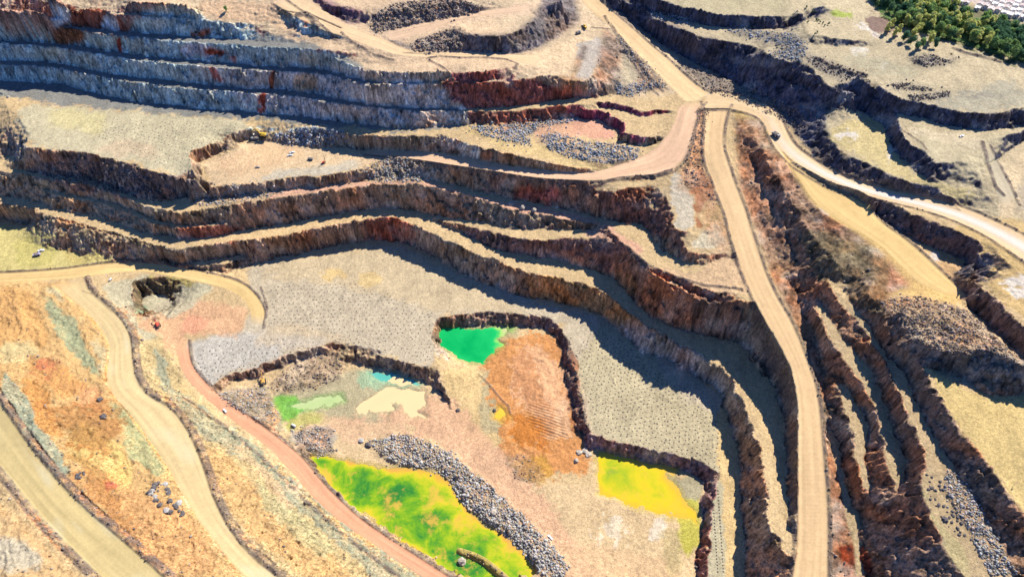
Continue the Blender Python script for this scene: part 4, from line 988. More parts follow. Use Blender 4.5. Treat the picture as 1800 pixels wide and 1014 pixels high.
def rocks(xyz, size, tone):
    n = len(xyz)
    ch = RNG.permutation(42)[:42]
    s = (size[0] + (size[1] * 1.45 - size[0]) * RNG.random(n) ** 3.6)[:, None, None]
    V_ = ICO[None] * (1 + .32 * (RNG.random((n, len(ICO), 1)) - .5) * 2 * .8)
    V_ = V_ * (.6 + .8 * RNG.random((n, 1, 3)))
    a = RNG.random(n) * 6.28; c, d = np.cos(a)[:, None], np.sin(a)[:, None]
    X = V_[..., 0] * c - V_[..., 1] * d; Y = V_[..., 0] * d + V_[..., 1] * c
    V_ = np.stack([X, Y, V_[..., 2]], -1) * s * .62 + xyz[:, None, :] + np.array([0, 0, .18]) * s
    F_ = ICOF[None] + (np.arange(n) * len(ICO))[:, None, None]
    t = np.array(TONES[tone])[None] * (.55 + .9 * RNG.random((n, 1))) * (1 + .10 * (RNG.random((n, 3)) - .5))
    warm = RNG.random((n, 1)) < .12
    t = np.where(warm, t * np.array([[1.25, .95, .65]]), t)
    return V_.reshape(-1, 3), F_.reshape(-1, 3), np.repeat(t, len(ICO), 0)
M_stone = ground_mat('stone', .5, 2.0, .9, .2)
for (pts, h, n, size, tone, label) in RUBBLE:
    q = inpoly(pts, n); far = RNG.random(len(q)) < .16; q[far] += RNG.normal(size=(far.sum(), 2)) * 5; x, y, z = hit(q[:, 0], q[:, 1])
    V_, F_, T_ = rocks(np.stack([x, y, z], 1), size, tone)
    me = tri_mesh('rubble', V_, F_, M_stone, T_)
    o = bpy.data.objects.new('rubble', me); SC.collection.objects.link(o)
    tag(o, label + ', loose stones', 'rubble', kind='stuff')
# sprinkled stones along the haul road berms and under the walls: one scatter
bi, bj = np.nonzero((BM > .7) & (RNG.random(BM.shape) < .085))
V1 = np.stack([GX[bi, bj], GY[bi, bj], Z[bi, bj]], 1)
wall = (SLs > .25) & (SLs < .75) & (blur(rock, 4) > .3) & (RNG.random(BM.shape) < .016) & (U > -80) & (U < 1880) & (V > -60) & (V < 1090) & (roadm < .05)
wi, wj = np.nonzero(wall)
V2 = np.stack([GX[wi, wj], GY[wi, wj], Z[wi, wj]], 1)
wf = (wband > .5) & (RNG.random(BM.shape) < .010) & (rg > .35)
fi, fj = np.nonzero(wf); V3 = np.stack([GX[fi, fj], GY[fi, fj], Z[fi, fj]], 1)
for P_, sz, tn, lb in ((V1, (.35, 1.1), 'brown', 'small stones lying along the berms of the haul roads'), (V2, (.4, 1.5), 'brown', 'small fallen stones scattered at the foot of the pit walls'), (V3, (.3, 1.3), 'brown', 'stones scattered over the orange west flank')):
    V_, F_, T_ = rocks(P_, sz, tn)
    o = bpy.data.objects.new('loose_stones', tri_mesh('loose_stones', V_, F_, M_stone, T_)); SC.collection.objects.link(o); tag(o, lb, 'stones', kind='stuff')
print('rocks', len(V1), len(V2), len(V3), time.time() - T0)
# single boulders
def boulder_mesh(seed, tone):
    r = np.random.default_rng(seed)
    b = bmesh.new(); bmesh.ops.create_icosphere(b, subdivisions=2, radius=1)
    sc = .7 + .6 * r.random(3)
    for v in b.verts:
        d = v.co.normalized(); k = 1 + .22 * math.sin(3.1 * d.x * (seed % 5 + 1) + seed) * math.cos(2.3 * d.y * 2 + seed) + .12 * r.random()
        v.co = Vector((d.x * sc[0] * k, d.y * sc[1] * k, max(-.35, d.z * sc[2] * k * .8)))
    me = bpy.data.meshes.new('boulder'); b.to_mesh(me); b.free()
    me.materials.append(simple_mat('boulder_' + tone, TONES[tone], .9, 0, .3, 1.6, .1)); return me
BOUL = {t: [boulder_mesh(k + 3 * i, t) for k in range(3)] for i, t in enumerate(('pale', 'grey', 'dark'))}
def boulder(u, v, r, tone, label, group=None):
    x, y, z = hit(u, v)
    o = bpy.data.objects.new('boulder', BOUL[tone][RNG.integers(3)]); SC.collection.objects.link(o)
    o.location = (x[0], y[0], max(z[0], -.5) + .2 * r); o.scale = (r, r, r * .9); o.rotation_euler = (0, 0, RNG.random() * 6.28)
    tag(o, label, 'boulder', group); return o
boulder(812, 987, 3.6, 'pale', 'big pale boulder standing alone in the green pond by the curved berm')
boulder(867, 901, 3.2, 'pale', 'big pale boulder on top of the long grey rubble heap')
boulder(899, 359, 2.6, 'pale', 'pale boulder on the pink ledge, leftmost of the three in a row', 'boulders on the pink ledge')
boulder(919, 366, 3.4, 'pale', 'largest pale boulder on the pink ledge, middle of the row of three', 'boulders on the pink ledge')
boulder(939, 370, 3.0, 'pale', 'pale boulder on the pink ledge, rightmost of the three in a row', 'boulders on the pink ledge')
boulder(1018, 795, 2.4, 'pale', 'pale boulder at the south end of the orange floor, left of the close pair', 'boulders by the orange floor')
boulder(1028, 792, 3.0, 'pale', 'tall pale boulder in the close pair beside the yellow pond corner', 'boulders by the orange floor')
boulder(1034, 799, 2.6, 'pale', 'lower right pale boulder in the close pair beside the yellow pond corner', 'boulders by the orange floor')
boulder(1013, 810, 2.4, 'pale', 'pale boulder standing lowest beside the brown rubble and yellow pond', 'boulders by the orange floor')
boulder(869, 721, 1.8, 'dark', 'small dark boulder just above the amber puddle')
boulder(805, 721, 2.0, 'dark', 'dark boulder on the sandy ramp between the two pits')
boulder(635, 775, 2.2, 'grey', 'grey boulder left of the tip of the long rubble heap')
boulder(648, 782, 2.6, 'dark', 'dark boulder at the west tip of the long rubble heap')
boulder(15, 172, 2.4, 'pale', 'white boulder at the shadow edge at the far left')
boulder(1661, 913, 2.4, 'dark', 'largest lone dark boulder on the lower right ledge')
boulder(176, 703, 2.8, 'dark', 'large dark boulder on the orange slope left of the middle haul road')
boulder(182, 733, 3.2, 'dark', 'large brown boulder below the dark one on the orange slope')
for q in inpoly("255,845 290,850 320,880 330,905 310,910 285,895 258,865", 26):
    boulder(q[0], q[1], .9 + 1.6 * RNG.random(), ['dark', 'grey', 'dark'][RNG.integers(3)], 'one of the tumbled boulders heaped beside the middle haul road', 'boulders heaped beside the middle haul road')
for q in inpoly("125,820 145,822 150,840 130,842", 7):
    boulder(q[0], q[1], .9 + 1.2 * RNG.random(), 'dark', 'one of a few dark boulders above the grey berm of the lowest haul road', 'boulders above the lowest haul road')
for q in inpoly("1625,830 1660,850 1690,900 1720,960 1690,950 1640,900", 46):
    boulder(q[0], q[1], .5 + .8 * RNG.random(), 'dark', 'dark boulder lying loose on the pale lower right ledge', 'loose boulders on the lower right ledge')
# ------------------------------------------------------------------ blast pattern: cuttings round every drill hole
def cutting_mesh():
    b = bmesh.new(); n = 8
    top = [b.verts.new((.22 * math.cos(k * 6.283 / n), .22 * math.sin(k * 6.283 / n), .42)) for k in range(n)]
    mid = [b.verts.new((.62 * (1 + .15 * math.sin(k * 2.3)) * math.cos(k * 6.283 / n), .62 * (1 + .15 * math.cos(k * 1.7)) * math.sin(k * 6.283 / n), .30)) for k in range(n)]
    low = [b.verts.new((1.0 * math.cos(k * 6.283 / n), 1.0 * math.sin(k * 6.283 / n), -.15)) for k in range(n)]
    hole = b.verts.new((0, 0, .1))
    for k in range(n):
        m = (k + 1) % n
        b.faces.new((low[k], low[m], mid[m], mid[k])); b.faces.new((mid[k], mid[m], top[m], top[k])); b.faces.new((top[k], top[m], hole))
    me = bpy.data.meshes.new('drill_cuttings'); b.to_mesh(me); b.free(); return me
CUT = cutting_mesh(); M_cut = simple_mat('drill_cuttings', (.085, .08, .078), .95, 0, .25, 1, .05); CUT.materials.append(M_cut)
PATT = [ # outline, centre, spacing, direction
 ("1045,575 1100,600 1150,650 1215,690 1262,740 1268,830 1235,815 1200,800 1150,785 1080,768 1045,755 1030,700 1010,620", (1150, 700), 4.9, 12, 1.0),
 ("474,500 620,497 700,520 760,545 762,640 700,625 650,608 600,600 570,590 476,570", (600, 550), 5.6, 3, .9),
 ("345,620 440,590 560,600 500,622 440,645 370,672 340,650", (450, 620), 5.6, 3, .85),
 ("560,440 690,436 720,450 640,478 560,480", (600, 460), 6.5, 3, .0),
 ("170,210 300,212 430,220 400,240 340,262 335,305 250,285 210,255 170,245", (300, 240), 5.6, -20, .75),
]
pts_all = []
for pts, c0, sp_, ang, keep in PATT:
    if keep == 0: continue
    P = parse(pts, 2); cx, cy, cz = [float(t[0]) for t in hit(*c0)]
    px, py = p2w(P[:, 0], P[:, 1], cz)
    ca, sa = math.cos(math.radians(ang)), math.sin(math.radians(ang))
    for a in range(-60, 61):
        for b_ in range(-60, 61):
            ux = a * sp_ + (sp_ * .5 if b_ & 1 else 0); uy = b_ * sp_ * .9
            x = cx + ux * ca - uy * sa + RNG.normal() * .7; y = cy + ux * sa + uy * ca + RNG.normal() * .7
            ins = False; j = len(px) - 1
            for i in range(len(px)):
                if ((py[i] > y) != (py[j] > y)) and x < (px[j] - px[i]) * (y - py[i]) / (py[j] - py[i] + 1e-9) + px[i]: ins = not ins
                j = i
            if ins and RNG.random() < keep:
                z = float(zg(x, y))
                if abs(z - cz) < 3: pts_all.append((x, y, z))
for (s, n, za) in (("1252,862 1262,1010", 26, 12), ("1262,862 1272,1010", 26, 12)):
    R = parse(s, 2)
    for k in range(n):
        t = k / n; x, y, z = hit(R[0, 0] * (1 - t) + R[1, 0] * t, R[0, 1] * (1 - t) + R[1, 1] * t); pts_all.append((x[0], y[0], z[0]))
pts_all.sort(key=lambda p: p[1])
print('cuttings', len(pts_all))
for k, (x, y, z) in enumerate(pts_all[:300]):
    o = bpy.data.objects.new('drill_cuttings', CUT); SC.collection.objects.link(o)
    o.location = (x, y, z); o.scale = (.62 + .35 * RNG.random(),) * 2 + (.7,); o.rotation_euler[2] = RNG.random() * 6
    tag(o, 'small dark cone of drill cuttings in the blast hole rows on the pit bench', 'drill cuttings', 'drill cuttings in rows on the benches')
cv = np.array([v.co[:] for v in CUT.vertices]); quadsC = [tuple(p.vertices) for p in CUT.polygons]
trisC = []
for q in quadsC:
    trisC.append(q[:3]);
    if len(q) == 4: trisC.append((q[0], q[2], q[3]))
trisC = np.array(trisC); rest = np.array(pts_all[300:])
if len(rest):
    V_ = (cv[None] * (.62 + .35 * RNG.random((len(rest), 1, 1))) + rest[:, None]).reshape(-1, 3); F_ = (trisC[None] + (np.arange(len(rest)) * len(cv))[:, None, None]).reshape(-1, 3)
    o = bpy.data.objects.new('drill_cuttings_rows', tri_mesh('drill_cuttings_rows', V_, F_, M_cut)); SC.collection.objects.link(o)
    tag(o, 'far rows of small dark drill cuttings on the benches', 'drill cuttings', kind='stuff')
print('objects1', time.time() - T0)
# ------------------------------------------------------------------ machines, built in metres, nose towards +X
def box_into(bm, c, s, rx=0, ry=0, rz=0, taper=(1, 1), bev=.06, off=(0, 0)):
    r = bmesh.ops.create_cube(bm, size=1); vs = r['verts']
    for v in vs:
        k = v.co.z > 0
        v.co.x *= s[0] * (taper[0] if k else 1); v.co.y *= s[1] * (taper[1] if k else 1); v.co.z *= s[2]
        if k: v.co.x += off[0]; v.co.y += off[1]
    if bev:
        es = list({e for v in vs for e in v.link_edges})
        b = bmesh.ops.bevel(bm, geom=es, offset=min(bev, min(s) * .3), segments=1, affect='EDGES'); vs = list({v for f in b['faces'] for v in f.verts} | {v for v in vs if v.is_valid})
    M_ = Matrix.Translation(c) @ Matrix.Rotation(rz, 4, 'Z') @ Matrix.Rotation(ry, 4, 'Y') @ Matrix.Rotation(rx, 4, 'X')
    for v in vs: v.co = M_ @ v.co
def cyl_into(bm, c, r, h, axis='Y', seg=14, r2=None):
    q = bmesh.ops.create_cone(bm, cap_ends=True, segments=seg, radius1=r, radius2=r if r2 is None else r2, depth=h)['verts']
    R_ = {'Y': Matrix.Rotation(math.pi / 2, 4, 'X'), 'X': Matrix.Rotation(math.pi / 2, 4, 'Y'), 'Z': Matrix.Identity(4)}[axis]
    for v in q: v.co = Matrix.Translation(c) @ R_ @ v.co
def beam_into(bm, a, b, w, h, taper=1.0):
    a = Vector(a); b = Vector(b); d = b - a; L_ = d.length
    ry = -math.atan2(d.z, math.hypot(d.x, d.y)); rz = math.atan2(d.y, d.x)
    q = bmesh.ops.create_cube(bm, size=1)['verts']
    for v in q:
        k = taper if v.co.x > 0 else 1
        v.co = Vector((v.co.x * L_, v.co.y * w * k, v.co.z * h * k))
    M_ = Matrix.Translation((a + b) / 2) @ Matrix.Rotation(rz, 4, 'Z') @ Matrix.Rotation(ry, 4, 'Y')
    for v in q: v.co = M_ @ v.co
def prism_into(bm, prof, y0, y1):
    A = [bm.verts.new((x, y0, z)) for x, z in prof]; B = [bm.verts.new((x, y1, z)) for x, z in prof]
    bm.faces.new(A[::-1]); bm.faces.new(B); n = len(prof)
    for k in range(n): bm.faces.new((A[k], A[(k + 1) % n], B[(k + 1) % n], B[k]))
def part(name, mat, parent, fn):
    bm = bmesh.new(); fn(bm); bmesh.ops.recalc_face_normals(bm, faces=bm.faces[:])
    me = bpy.data.meshes.new(name); bm.to_mesh(me); bm.free(); me.materials.append(mat)
    o = bpy.data.objects.new(name, me); SC.collection.objects.link(o); o.parent = parent; return o
def thing(name, label, cat, group=None):
    o = bpy.data.objects.new(name, None); o.empty_display_size = 1; SC.collection.objects.link(o); tag(o, label, cat, group); return o
def put(o, u, v, rz, s=1.0, sink=.05):
    x, y, z = hit(u, v); o.location = (x[0], y[0], z[0] - sink); o.rotation_euler = (0, 0, math.radians(rz)); o.scale = (s, s, s); return o
MM = {'yellow': simple_mat('machine_yellow', (.62, .40, .04), .45, 0, .12), 'red': simple_mat('machine_red', (.62, .09, .05), .45, 0, .12), 'orange': simple_mat('machine_orange', (.62, .33, .07), .45, 0, .12),
      'white': simple_mat('vehicle_white', (.72, .72, .70), .35, 0, .05), 'black': simple_mat('rubber', (.025, .025, .027), .8, 0, .2), 'steel': simple_mat('worn_steel', (.16, .15, .14), .5, .6, .2),
      'glass': simple_mat('dark_glass', (.03, .04, .05), .12, 0, .1, 1, .5), 'grey': simple_mat('machine_grey', (.20, .20, .21), .5, 0, .15), 'violet': simple_mat('vehicle_violet', (.42, .38, .55), .4, 0, .1), 'lamp': simple_mat('lamp_glass', (.6, .6, .62), .15, 0, .05)}
def excavator(label, col, reach=1.0, swing=0):
    t = thing('excavator', label, 'excavator')
    for sy in (-1, 1):
        def f(bm, sy=sy):
            prof = [(-2.6, .25), (-2.2, 0), (2.2, 0), (2.6, .25), (2.75, .6), (2.45, 1.05), (-2.45, 1.05), (-2.75, .6)]
            prism_into(bm, prof, sy * 1.75 - .35, sy * 1.75 + .35)
            for k in range(6): cyl_into(bm, (-2.0 + k * .8, sy * 1.75, .42), .3, .8, 'Y', 10)
        part('track', MM['black'], t, f)
    part('undercarriage', MM['steel'], t, lambda bm: (box_into(bm, (0, 0, .75), (2.6, 2.9, .5)), cyl_into(bm, (0, 0, 1.15), 1.1, .35, 'Z', 20)))
    up = part('upper_body', MM[col], t, lambda bm: (box_into(bm, (-.6, .1, 1.9), (4.2, 2.9, 1.1), bev=.12), box_into(bm, (-1.2, -.1, 2.65), (2.4, 2.2, .5), taper=(.9, .85), bev=.1)))
    part('counterweight', MM['steel'], up, lambda bm: box_into(bm, (-3.05, 0, 1.95), (.9, 2.9, 1.35), bev=.25))
    cabp = part('cab', MM['glass'], up, lambda bm: box_into(bm, (.95, 1.0, 2.7), (1.5, 1.05, 1.5), taper=(.85, .92), bev=.08))
    part('cab_roof', MM[col], cabp, lambda bm: box_into(bm, (.93, 1.0, 3.5), (1.4, 1.05, .12), bev=.04))
    part('engine_exhaust', MM['steel'], up, lambda bm: cyl_into(bm, (-1.8, -.8, 3.1), .1, .7, 'Z', 8))
    r = reach
    part('boom', MM[col], t, lambda bm: (beam_into(bm, (1.3, -.2, 1.9), (3.3 * r, -.2, 4.9), .55, .75), beam_into(bm, (3.1 * r, -.2, 4.75), (5.6 * r, -.2, 4.7), .5, .7, .8)))
    part('stick', MM[col], t, lambda bm: beam_into(bm, (5.3 * r, -.2, 4.9), (6.9 * r, -.2, 1.9), .42, .6, .7))
    part('hydraulic_cylinder', MM['steel'], t, lambda bm: (beam_into(bm, (1.7, .25, 1.9), (3.6 * r, .25, 4.3), .18, .18), beam_into(bm, (3.5 * r, -.2, 5.2), (5.5 * r, -.2, 5.3), .16, .16)))
    part('bucket', MM['steel'], t, lambda bm: prism_into(bm, [(6.7 * r, 2.1), (7.2 * r, 1.5), (7.1 * r, .7), (6.3 * r, .35), (5.9 * r, .8), (6.4 * r, 1.1), (6.5 * r, 1.7)], -.95, .55))
    return t
def wheel(parent, x, y, r, w):
    o = part('wheel', MM['black'], parent, lambda bm: cyl_into(bm, (x, y, r), r, w, 'Y', 16))
    part('rim', MM['grey'], o, lambda bm: cyl_into(bm, (x, y + (w * .5 + .01) * (1 if y > 0 else -1), r), r * .5, .04, 'Y', 10))
def dump_truck(label, col, load=True):
    t = thing('dump_truck', label, 'dump truck')
    part('chassis', MM['steel'], t, lambda bm: box_into(bm, (0, 0, 1.25), (8.4, 1.8, .6)))
    part('cab', MM[col], t, lambda bm: (box_into(bm, (3.7, .0, 2.2), (1.6, 3.4, 1.3), bev=.15), box_into(bm, (3.2, .8, 3.3), (1.5, 1.5, 1.2), taper=(.85, .9), bev=.1)))
    part('windscreen', MM['glass'], t, lambda bm: box_into(bm, (3.93, .8, 3.3), (.08, 1.2, .7), ry=-.1, bev=.02))
    bed = part('dump_bed', MM[col], t, lambda bm: (prism_into(bm, [(-4.6, 2.4), (-3.4, 1.7), (2.0, 1.9), (2.5, 3.9), (4.4, 4.2), (4.4, 4.35), (2.3, 4.25), (1.6, 2.25), (-3.3, 2.05), (-4.7, 2.65)], -1.75, 1.75),
        prism_into(bm, [(-4.6, 2.4), (-3.4, 1.7), (2.0, 1.9), (2.5, 3.9), (-3.4, 3.5)], 1.75, 1.9), prism_into(bm, [(-4.6, 2.4), (-3.4, 1.7), (2.0, 1.9), (2.5, 3.9), (-3.4, 3.5)], -1.9, -1.75)))
    if load:
        def ld(bm):
            q = bmesh.ops.create_icosphere(bm, subdivisions=3, radius=1)['verts']
            for v in q: v.co = Vector((v.co.x * 2.6 - .8, v.co.y * 1.7, 2.9 + v.co.z * 1.1 + .12 * math.sin(v.co.x * 9) * math.cos(v.co.y * 8)))
        part('ore_load', simple_mat('ore', (.22, .18, .14), .95, 0, .3), t, ld)
    for x in (2.9, -2.3):
        for y in (-1.7, 1.7): wheel(t, x, y, 1.05, .75)
    for y in (-1.2, 1.2): part('headlight', MM['lamp'], t, lambda bm: box_into(bm, (4.52, y, 1.9), (.08, .35, .22), bev=.02))
    return t
def pickup(label, col='white', group=None):
    t = thing('pickup_truck', label, 'pickup truck', group)
    b = part('body', MM[col], t, lambda bm: (box_into(bm, (1.75, 0, .85), (1.6, 1.8, .6), bev=.12), box_into(bm, (0, 0, .6), (5.1, 1.85, .35), bev=.08), box_into(bm, (.15, 0, 1.3), (1.9, 1.7, .75), taper=(.72, .86), bev=.12)))
    part('cargo_bed', MM[col], t, lambda bm: (box_into(bm, (-1.75, .86, .95), (1.75, .1, .45), bev=.02), box_into(bm, (-1.75, -.86, .95), (1.75, .1, .45), bev=.02), box_into(bm, (-2.6, 0, .95), (.08, 1.8, .45), bev=.02), box_into(bm, (-1.75, 0, .79), (1.7, 1.66, .06), bev=0)))
    part('windscreen', MM['glass'], t, lambda bm: box_into(bm, (.93, 0, 1.32), (.06, 1.4, .5), ry=-.55, bev=0))
    part('side_window', MM['glass'], t, lambda bm: (box_into(bm, (.15, .80, 1.36), (1.3, .04, .36), bev=0), box_into(bm, (.15, -.80, 1.36), (1.3, .04, .36), bev=0)))
    for x in (1.6, -1.6):
        for y in (-.82, .82): wheel(t, x, y, .38, .26)
    return t
def drill_rig(label):
    t = thing('drill_rig', label, 'drill rig')
    for sy in (-1, 1): part('track', MM['black'], t, lambda bm, sy=sy: prism_into(bm, [(-1.8, .2), (-1.5, 0), (1.5, 0), (1.8, .2), (1.9, .5), (1.6, .85), (-1.6, .85), (-1.9, .5)], sy * 1.2 - .25, sy * 1.2 + .25))
    part('body', MM['red'], t, lambda bm: (box_into(bm, (-.4, 0, 1.6), (3.0, 2.2, 1.3), bev=.12), box_into(bm, (.9, .55, 1.9), (1.0, 1.0, 1.6), taper=(.9, .9), bev=.08)))
    part('mast', MM['steel'], t, lambda bm: ([beam_into(bm, (1.9 + dx, dy, .1), (1.9 + dx, dy, 11.5), .16, .16) for dx in (0, .5) for dy in (-.3, .3)], [beam_into(bm, (1.9, -.3, .8 + k * 1.05), (2.4, .3, 1.5 + k * 1.05), .07, .07) for k in range(10)], box_into(bm, (2.15, 0, 6.5), (.4, .5, 1.2))))
    part('mast_brace', MM['steel'], t, lambda bm: beam_into(bm, (0, 0, 2.2), (1.9, 0, 6.0), .18, .18))
    return t
def loader(label):
    t = thing('wheel_loader', label, 'wheel loader')
    part('body', MM['yellow'], t, lambda bm: (box_into(bm, (-1.9, 0, 1.7), (3.2, 2.2, 1.3), taper=(.92, .9), bev=.15), box_into(bm, (1.0, 0, 1.2), (2.2, 1.4, .9), bev=.1)))
    c = part('cab', MM['glass'], t, lambda bm: box_into(bm, (-.1, 0, 2.7), (1.5, 1.5, 1.4), taper=(.85, .88), bev=.08))
    part('cab_roof', MM['yellow'], c, lambda bm: box_into(bm, (-.1, 0, 3.47), (1.6, 1.6, .14)))
    part('lift_arm', MM['yellow'], t, lambda bm: [beam_into(bm, (1.0, s, 1.9), (3.4, s, .9), .25, .5) for s in (-.6, .6)])
    part('bucket', MM['steel'], t, lambda bm: prism_into(bm, [(3.3, .2), (4.6, .1), (4.6, .25), (3.7, .4), (3.5, 1.2), (3.9, 1.8), (3.2, 1.6)], -1.6, 1.6))
    for x in (1.5, -1.7):
        for y in (-1.25, 1.25): wheel(t, x, y, .85, .6)
    return t
def light_tower(label):
    t = thing('light_tower', label, 'light tower')
    part('generator_box', MM['white'], t, lambda bm: box_into(bm, (0, 0, 1.1), (3.0, 1.6, 1.3), taper=(.92, .9), bev=.12))
    part('mast', MM['grey'], t, lambda bm: (beam_into(bm, (-.6, 0, 1.5), (-.6, 0, 8.5), .2, .2), beam_into(bm, (-.6, -1.2, 8.4), (-.6, 1.2, 8.4), .12, .12)))
    for y in (-.9, -.3, .3, .9): part('lamp_head', MM['lamp'], t, lambda bm: box_into(bm, (-.45, y, 8.6), (.25, .4, .4), ry=.5))
    for y in (-.85, .85): wheel(t, 0, y, .36, .22)
    part('tow_bar', MM['grey'], t, lambda bm: beam_into(bm, (1.4, 0, .5), (3.0, 0, .4), .12, .12))
    return t
def tank_trailer(label):
    t = thing('tank_trailer', label, 'tank trailer')
    part('tank', MM['white'], t, lambda bm: cyl_into(bm, (0, 0, 1.9), 1.05, 4.6, 'X', 18))
    part('frame', MM['steel'], t, lambda bm: (box_into(bm, (.3, 0, .8), (5.8, 1.3, .25)), beam_into(bm, (3.1, 0, .8), (4.3, 0, .6), .15, .15)))
    for x in (-1.2, -.2):
        for y in (-1.0, 1.0): wheel(t, x, y, .5, .3)
    return t
put(excavator('big yellow excavator working at the rubble face below the great wall', 'yellow', 1.1), 463, 240, 170, 1.75)
put(dump_truck('grey dump truck parked in shade beside the big yellow excavator', 'grey'), 449, 246, 190, 1.0)
put(excavator('red excavator standing on the pink clearing beside the dark crater', 'red', 1.15), 278, 572, 130, 1.15)
put(excavator('orange yellow excavator digging at the notched wall of the lower pit', 'orange', 1.15), 463, 671, 108, 1.25)
put(drill_rig('red drill rig with tall mast standing on the pink plateau edge'), 569, 287, 15, 1.0)
put(pickup('white pickup, upper of the two parked on the pink plateau', 'white', 'pickups on the pink plateau'), 514, 269, 10, 1.15)
put(pickup('white pickup, lower of the two parked on the pink plateau', 'white', 'pickups on the pink plateau'), 510, 274, 8, 1.15)
put(dump_truck('dark grey dump truck standing between the white pickups and drill rig', 'grey'), 546, 281, -15, .7)
put(pickup('dark grey pickup alone at the left of the pink plateau', 'grey'), 453, 295, 5, 1.0)
put(dump_truck('dark loaded dump truck driving on the pale haul road bend', 'grey'), 1363, 240, -60, 1.15)
put(pickup('white pickup driving on the narrow pink haul road'), 396, 722, -45, 1.05)
put(pickup('white pickup parked on the sandy pit floor beside the rubble heap'), 967, 944, 140, 1.05)
put(tank_trailer('white tank trailer standing on the green stained pit floor'), 517, 749, 150, 1.0)
put(light_tower('white mobile light tower beside the haul road junction at left'), 195, 492, 60, 1.15)
put(pickup('violet white pickup, upper of two on the yellowish western terrace', 'white', 'vehicles on the western terrace'), 73, 441, 10, 1.3)
put(dump_truck('pale violet truck, lower of two vehicles on the western terrace', 'violet'), 66, 449, 12, .85)
put(loader('yellow wheel loader working beside the upper haul road'), 1027, 49, 120, 1.2)
put(dump_truck('grey dump truck waiting below the yellow loader', 'grey'), 1016, 60, 30, .8)
put(pickup('tiny white pickup on the far pit rim road at upper right', 'white'), 1690, 240, 20, 1.0)
def pole(label, u, v, h, arm=True, lean=0):
    t = thing('utility_pole', label, 'pole')
    part('post', MM['grey'], t, lambda bm: beam_into(bm, (0, 0, -.3), (0, math.sin(lean) * h, h), .22, .22, .6))
    if arm: part('crossarm', MM['grey'], t, lambda bm: box_into(bm, (0, math.sin(lean) * h * .93, h * .93), (1.8, .12, .12), bev=0))
    return put(t, u, v, 20)
pole('slim pole standing on the green grey soil left of the middle haul road', 237, 813, 9)
pole('slim pole standing on the orange slope between the two western haul roads', 84, 735, 7, False, .2)
def sign(label, u, v):
    t = thing('road_sign', label, 'sign')
    part('post', MM['grey'], t, lambda bm: beam_into(bm, (0, 0, -.3), (0, 0, 4.5), .15, .15))
    part('board', simple_mat('sign_pink', (.6, .25, .30), .5), t, lambda bm: box_into(bm, (.12, 0, 4.0), (.08, 2.2, 1.6), bev=0))
    return put(t, u, v, -70)
sign('pink sign board on a post at the edge of the sandy eastern plateau', 1781, 853)
print('machines', time.time() - T0)
# ------------------------------------------------------------------ trees
def leaf_mat(name, c, var=.35):
    m = simple_mat(name, c, .8, 0, var, .6, .1); nt = m.node_tree; b = nt.nodes['Principled BSDF']
    tr = nt.nodes.new('ShaderNodeBsdfTranslucent'); mx = nt.nodes.new('ShaderNodeMixShader'); mx.inputs[0].default_value = .45
    col = b.inputs['Base Color'].links[0].from_socket; nt.links.new(col, tr.inputs['Color'])
    nt.links.new(b.outputs[0], mx.inputs[1]); nt.links.new(tr.outputs[0], mx.inputs[2]); nt.links.new(mx.outputs[0], nt.nodes['Material Output'].inputs['Surface']); return m
M_dark = leaf_mat('foliage_dark', (.10, .20, .10)); M_mid = leaf_mat('foliage_mid', (.24, .36, .12)); M_pale = leaf_mat('foliage_pale', (.60, .60, .20)); M_bark = simple_mat('bark', (.10, .075, .05), .9, 0, .3, 3, .1)
def crown_mesh(seed, h, w, mat, nleaf=900):
    r = np.random.default_rng(seed); cl = []
    nb = r.integers(6, 10)
    for k in range(nb):
        t = (k + .5) / nb; a = r.random() * 6.28; rr = w * .5 * (.25 + .5 * r.random()) * (1 - .5 * t)
        cl.append((rr * math.cos(a), rr * math.sin(a), h * (.32 + .58 * t), w * (.17 + .15 * r.random())))
    V_ = []; F_ = []
    for k in range(nleaf):
        c = cl[r.integers(nb)]; d = r.normal(size=3); d /= np.linalg.norm(d); rad = c[3] * (.55 + .55 * r.random())
        p = np.array(c[:3]) + d * rad * np.array([1, 1, .85])
        n_ = d + r.normal(size=3) * .6; n_ /= np.linalg.norm(n_)
        u_ = np.cross(n_, [0, 0, 1.0]) + 1e-3; u_ /= np.linalg.norm(u_); v_ = np.cross(n_, u_); s = .22 + .28 * r.random()
        b = len(V_); V_ += [p - u_ * s - v_ * s * .7, p + u_ * s - v_ * s * .6, p + u_ * s * .8 + v_ * s, p - u_ * s * .7 + v_ * s * .8]; F_.append((b, b + 1, b + 2, b + 3))
    return tri_mesh('crown', np.array(V_), np.array(F_), mat)
def trunk_mesh(seed, h, w):
    r = random.Random(seed); bm = bmesh.new()
    cyl_into(bm, (0, 0, h * .25), .22, h * .56, 'Z', 7, .12)
    for k in range(4):
        a = r.random() * 6.28; beam_into(bm, (0, 0, h * (.3 + .06 * k)), (w * .3 * math.cos(a), w * .3 * math.sin(a), h * (.55 + .07 * k)), .12, .12, .5)
    me = bpy.data.meshes.new('trunk'); bm.to_mesh(me); bm.free(); me.materials.append(M_bark); return me
KIND = {'dark': [], 'mid': [], 'pale': []}
for kd, mt, hh, ww in (('dark', M_dark, 9, 8.0), ('mid', M_mid, 10, 7.0), ('pale', M_pale, 11, 6.0)):
    for s in range(3): KIND[kd].append((crown_mesh(s + 10 * hh, hh, ww, mt), trunk_mesh(s + hh, hh, ww)))
TL = {'dark': 'round dark green tree in the woodland strip below the town', 'mid': 'mid green tree in the woodland strip below the town', 'pale': 'tall yellowish green tree in the woodland strip below the town'}
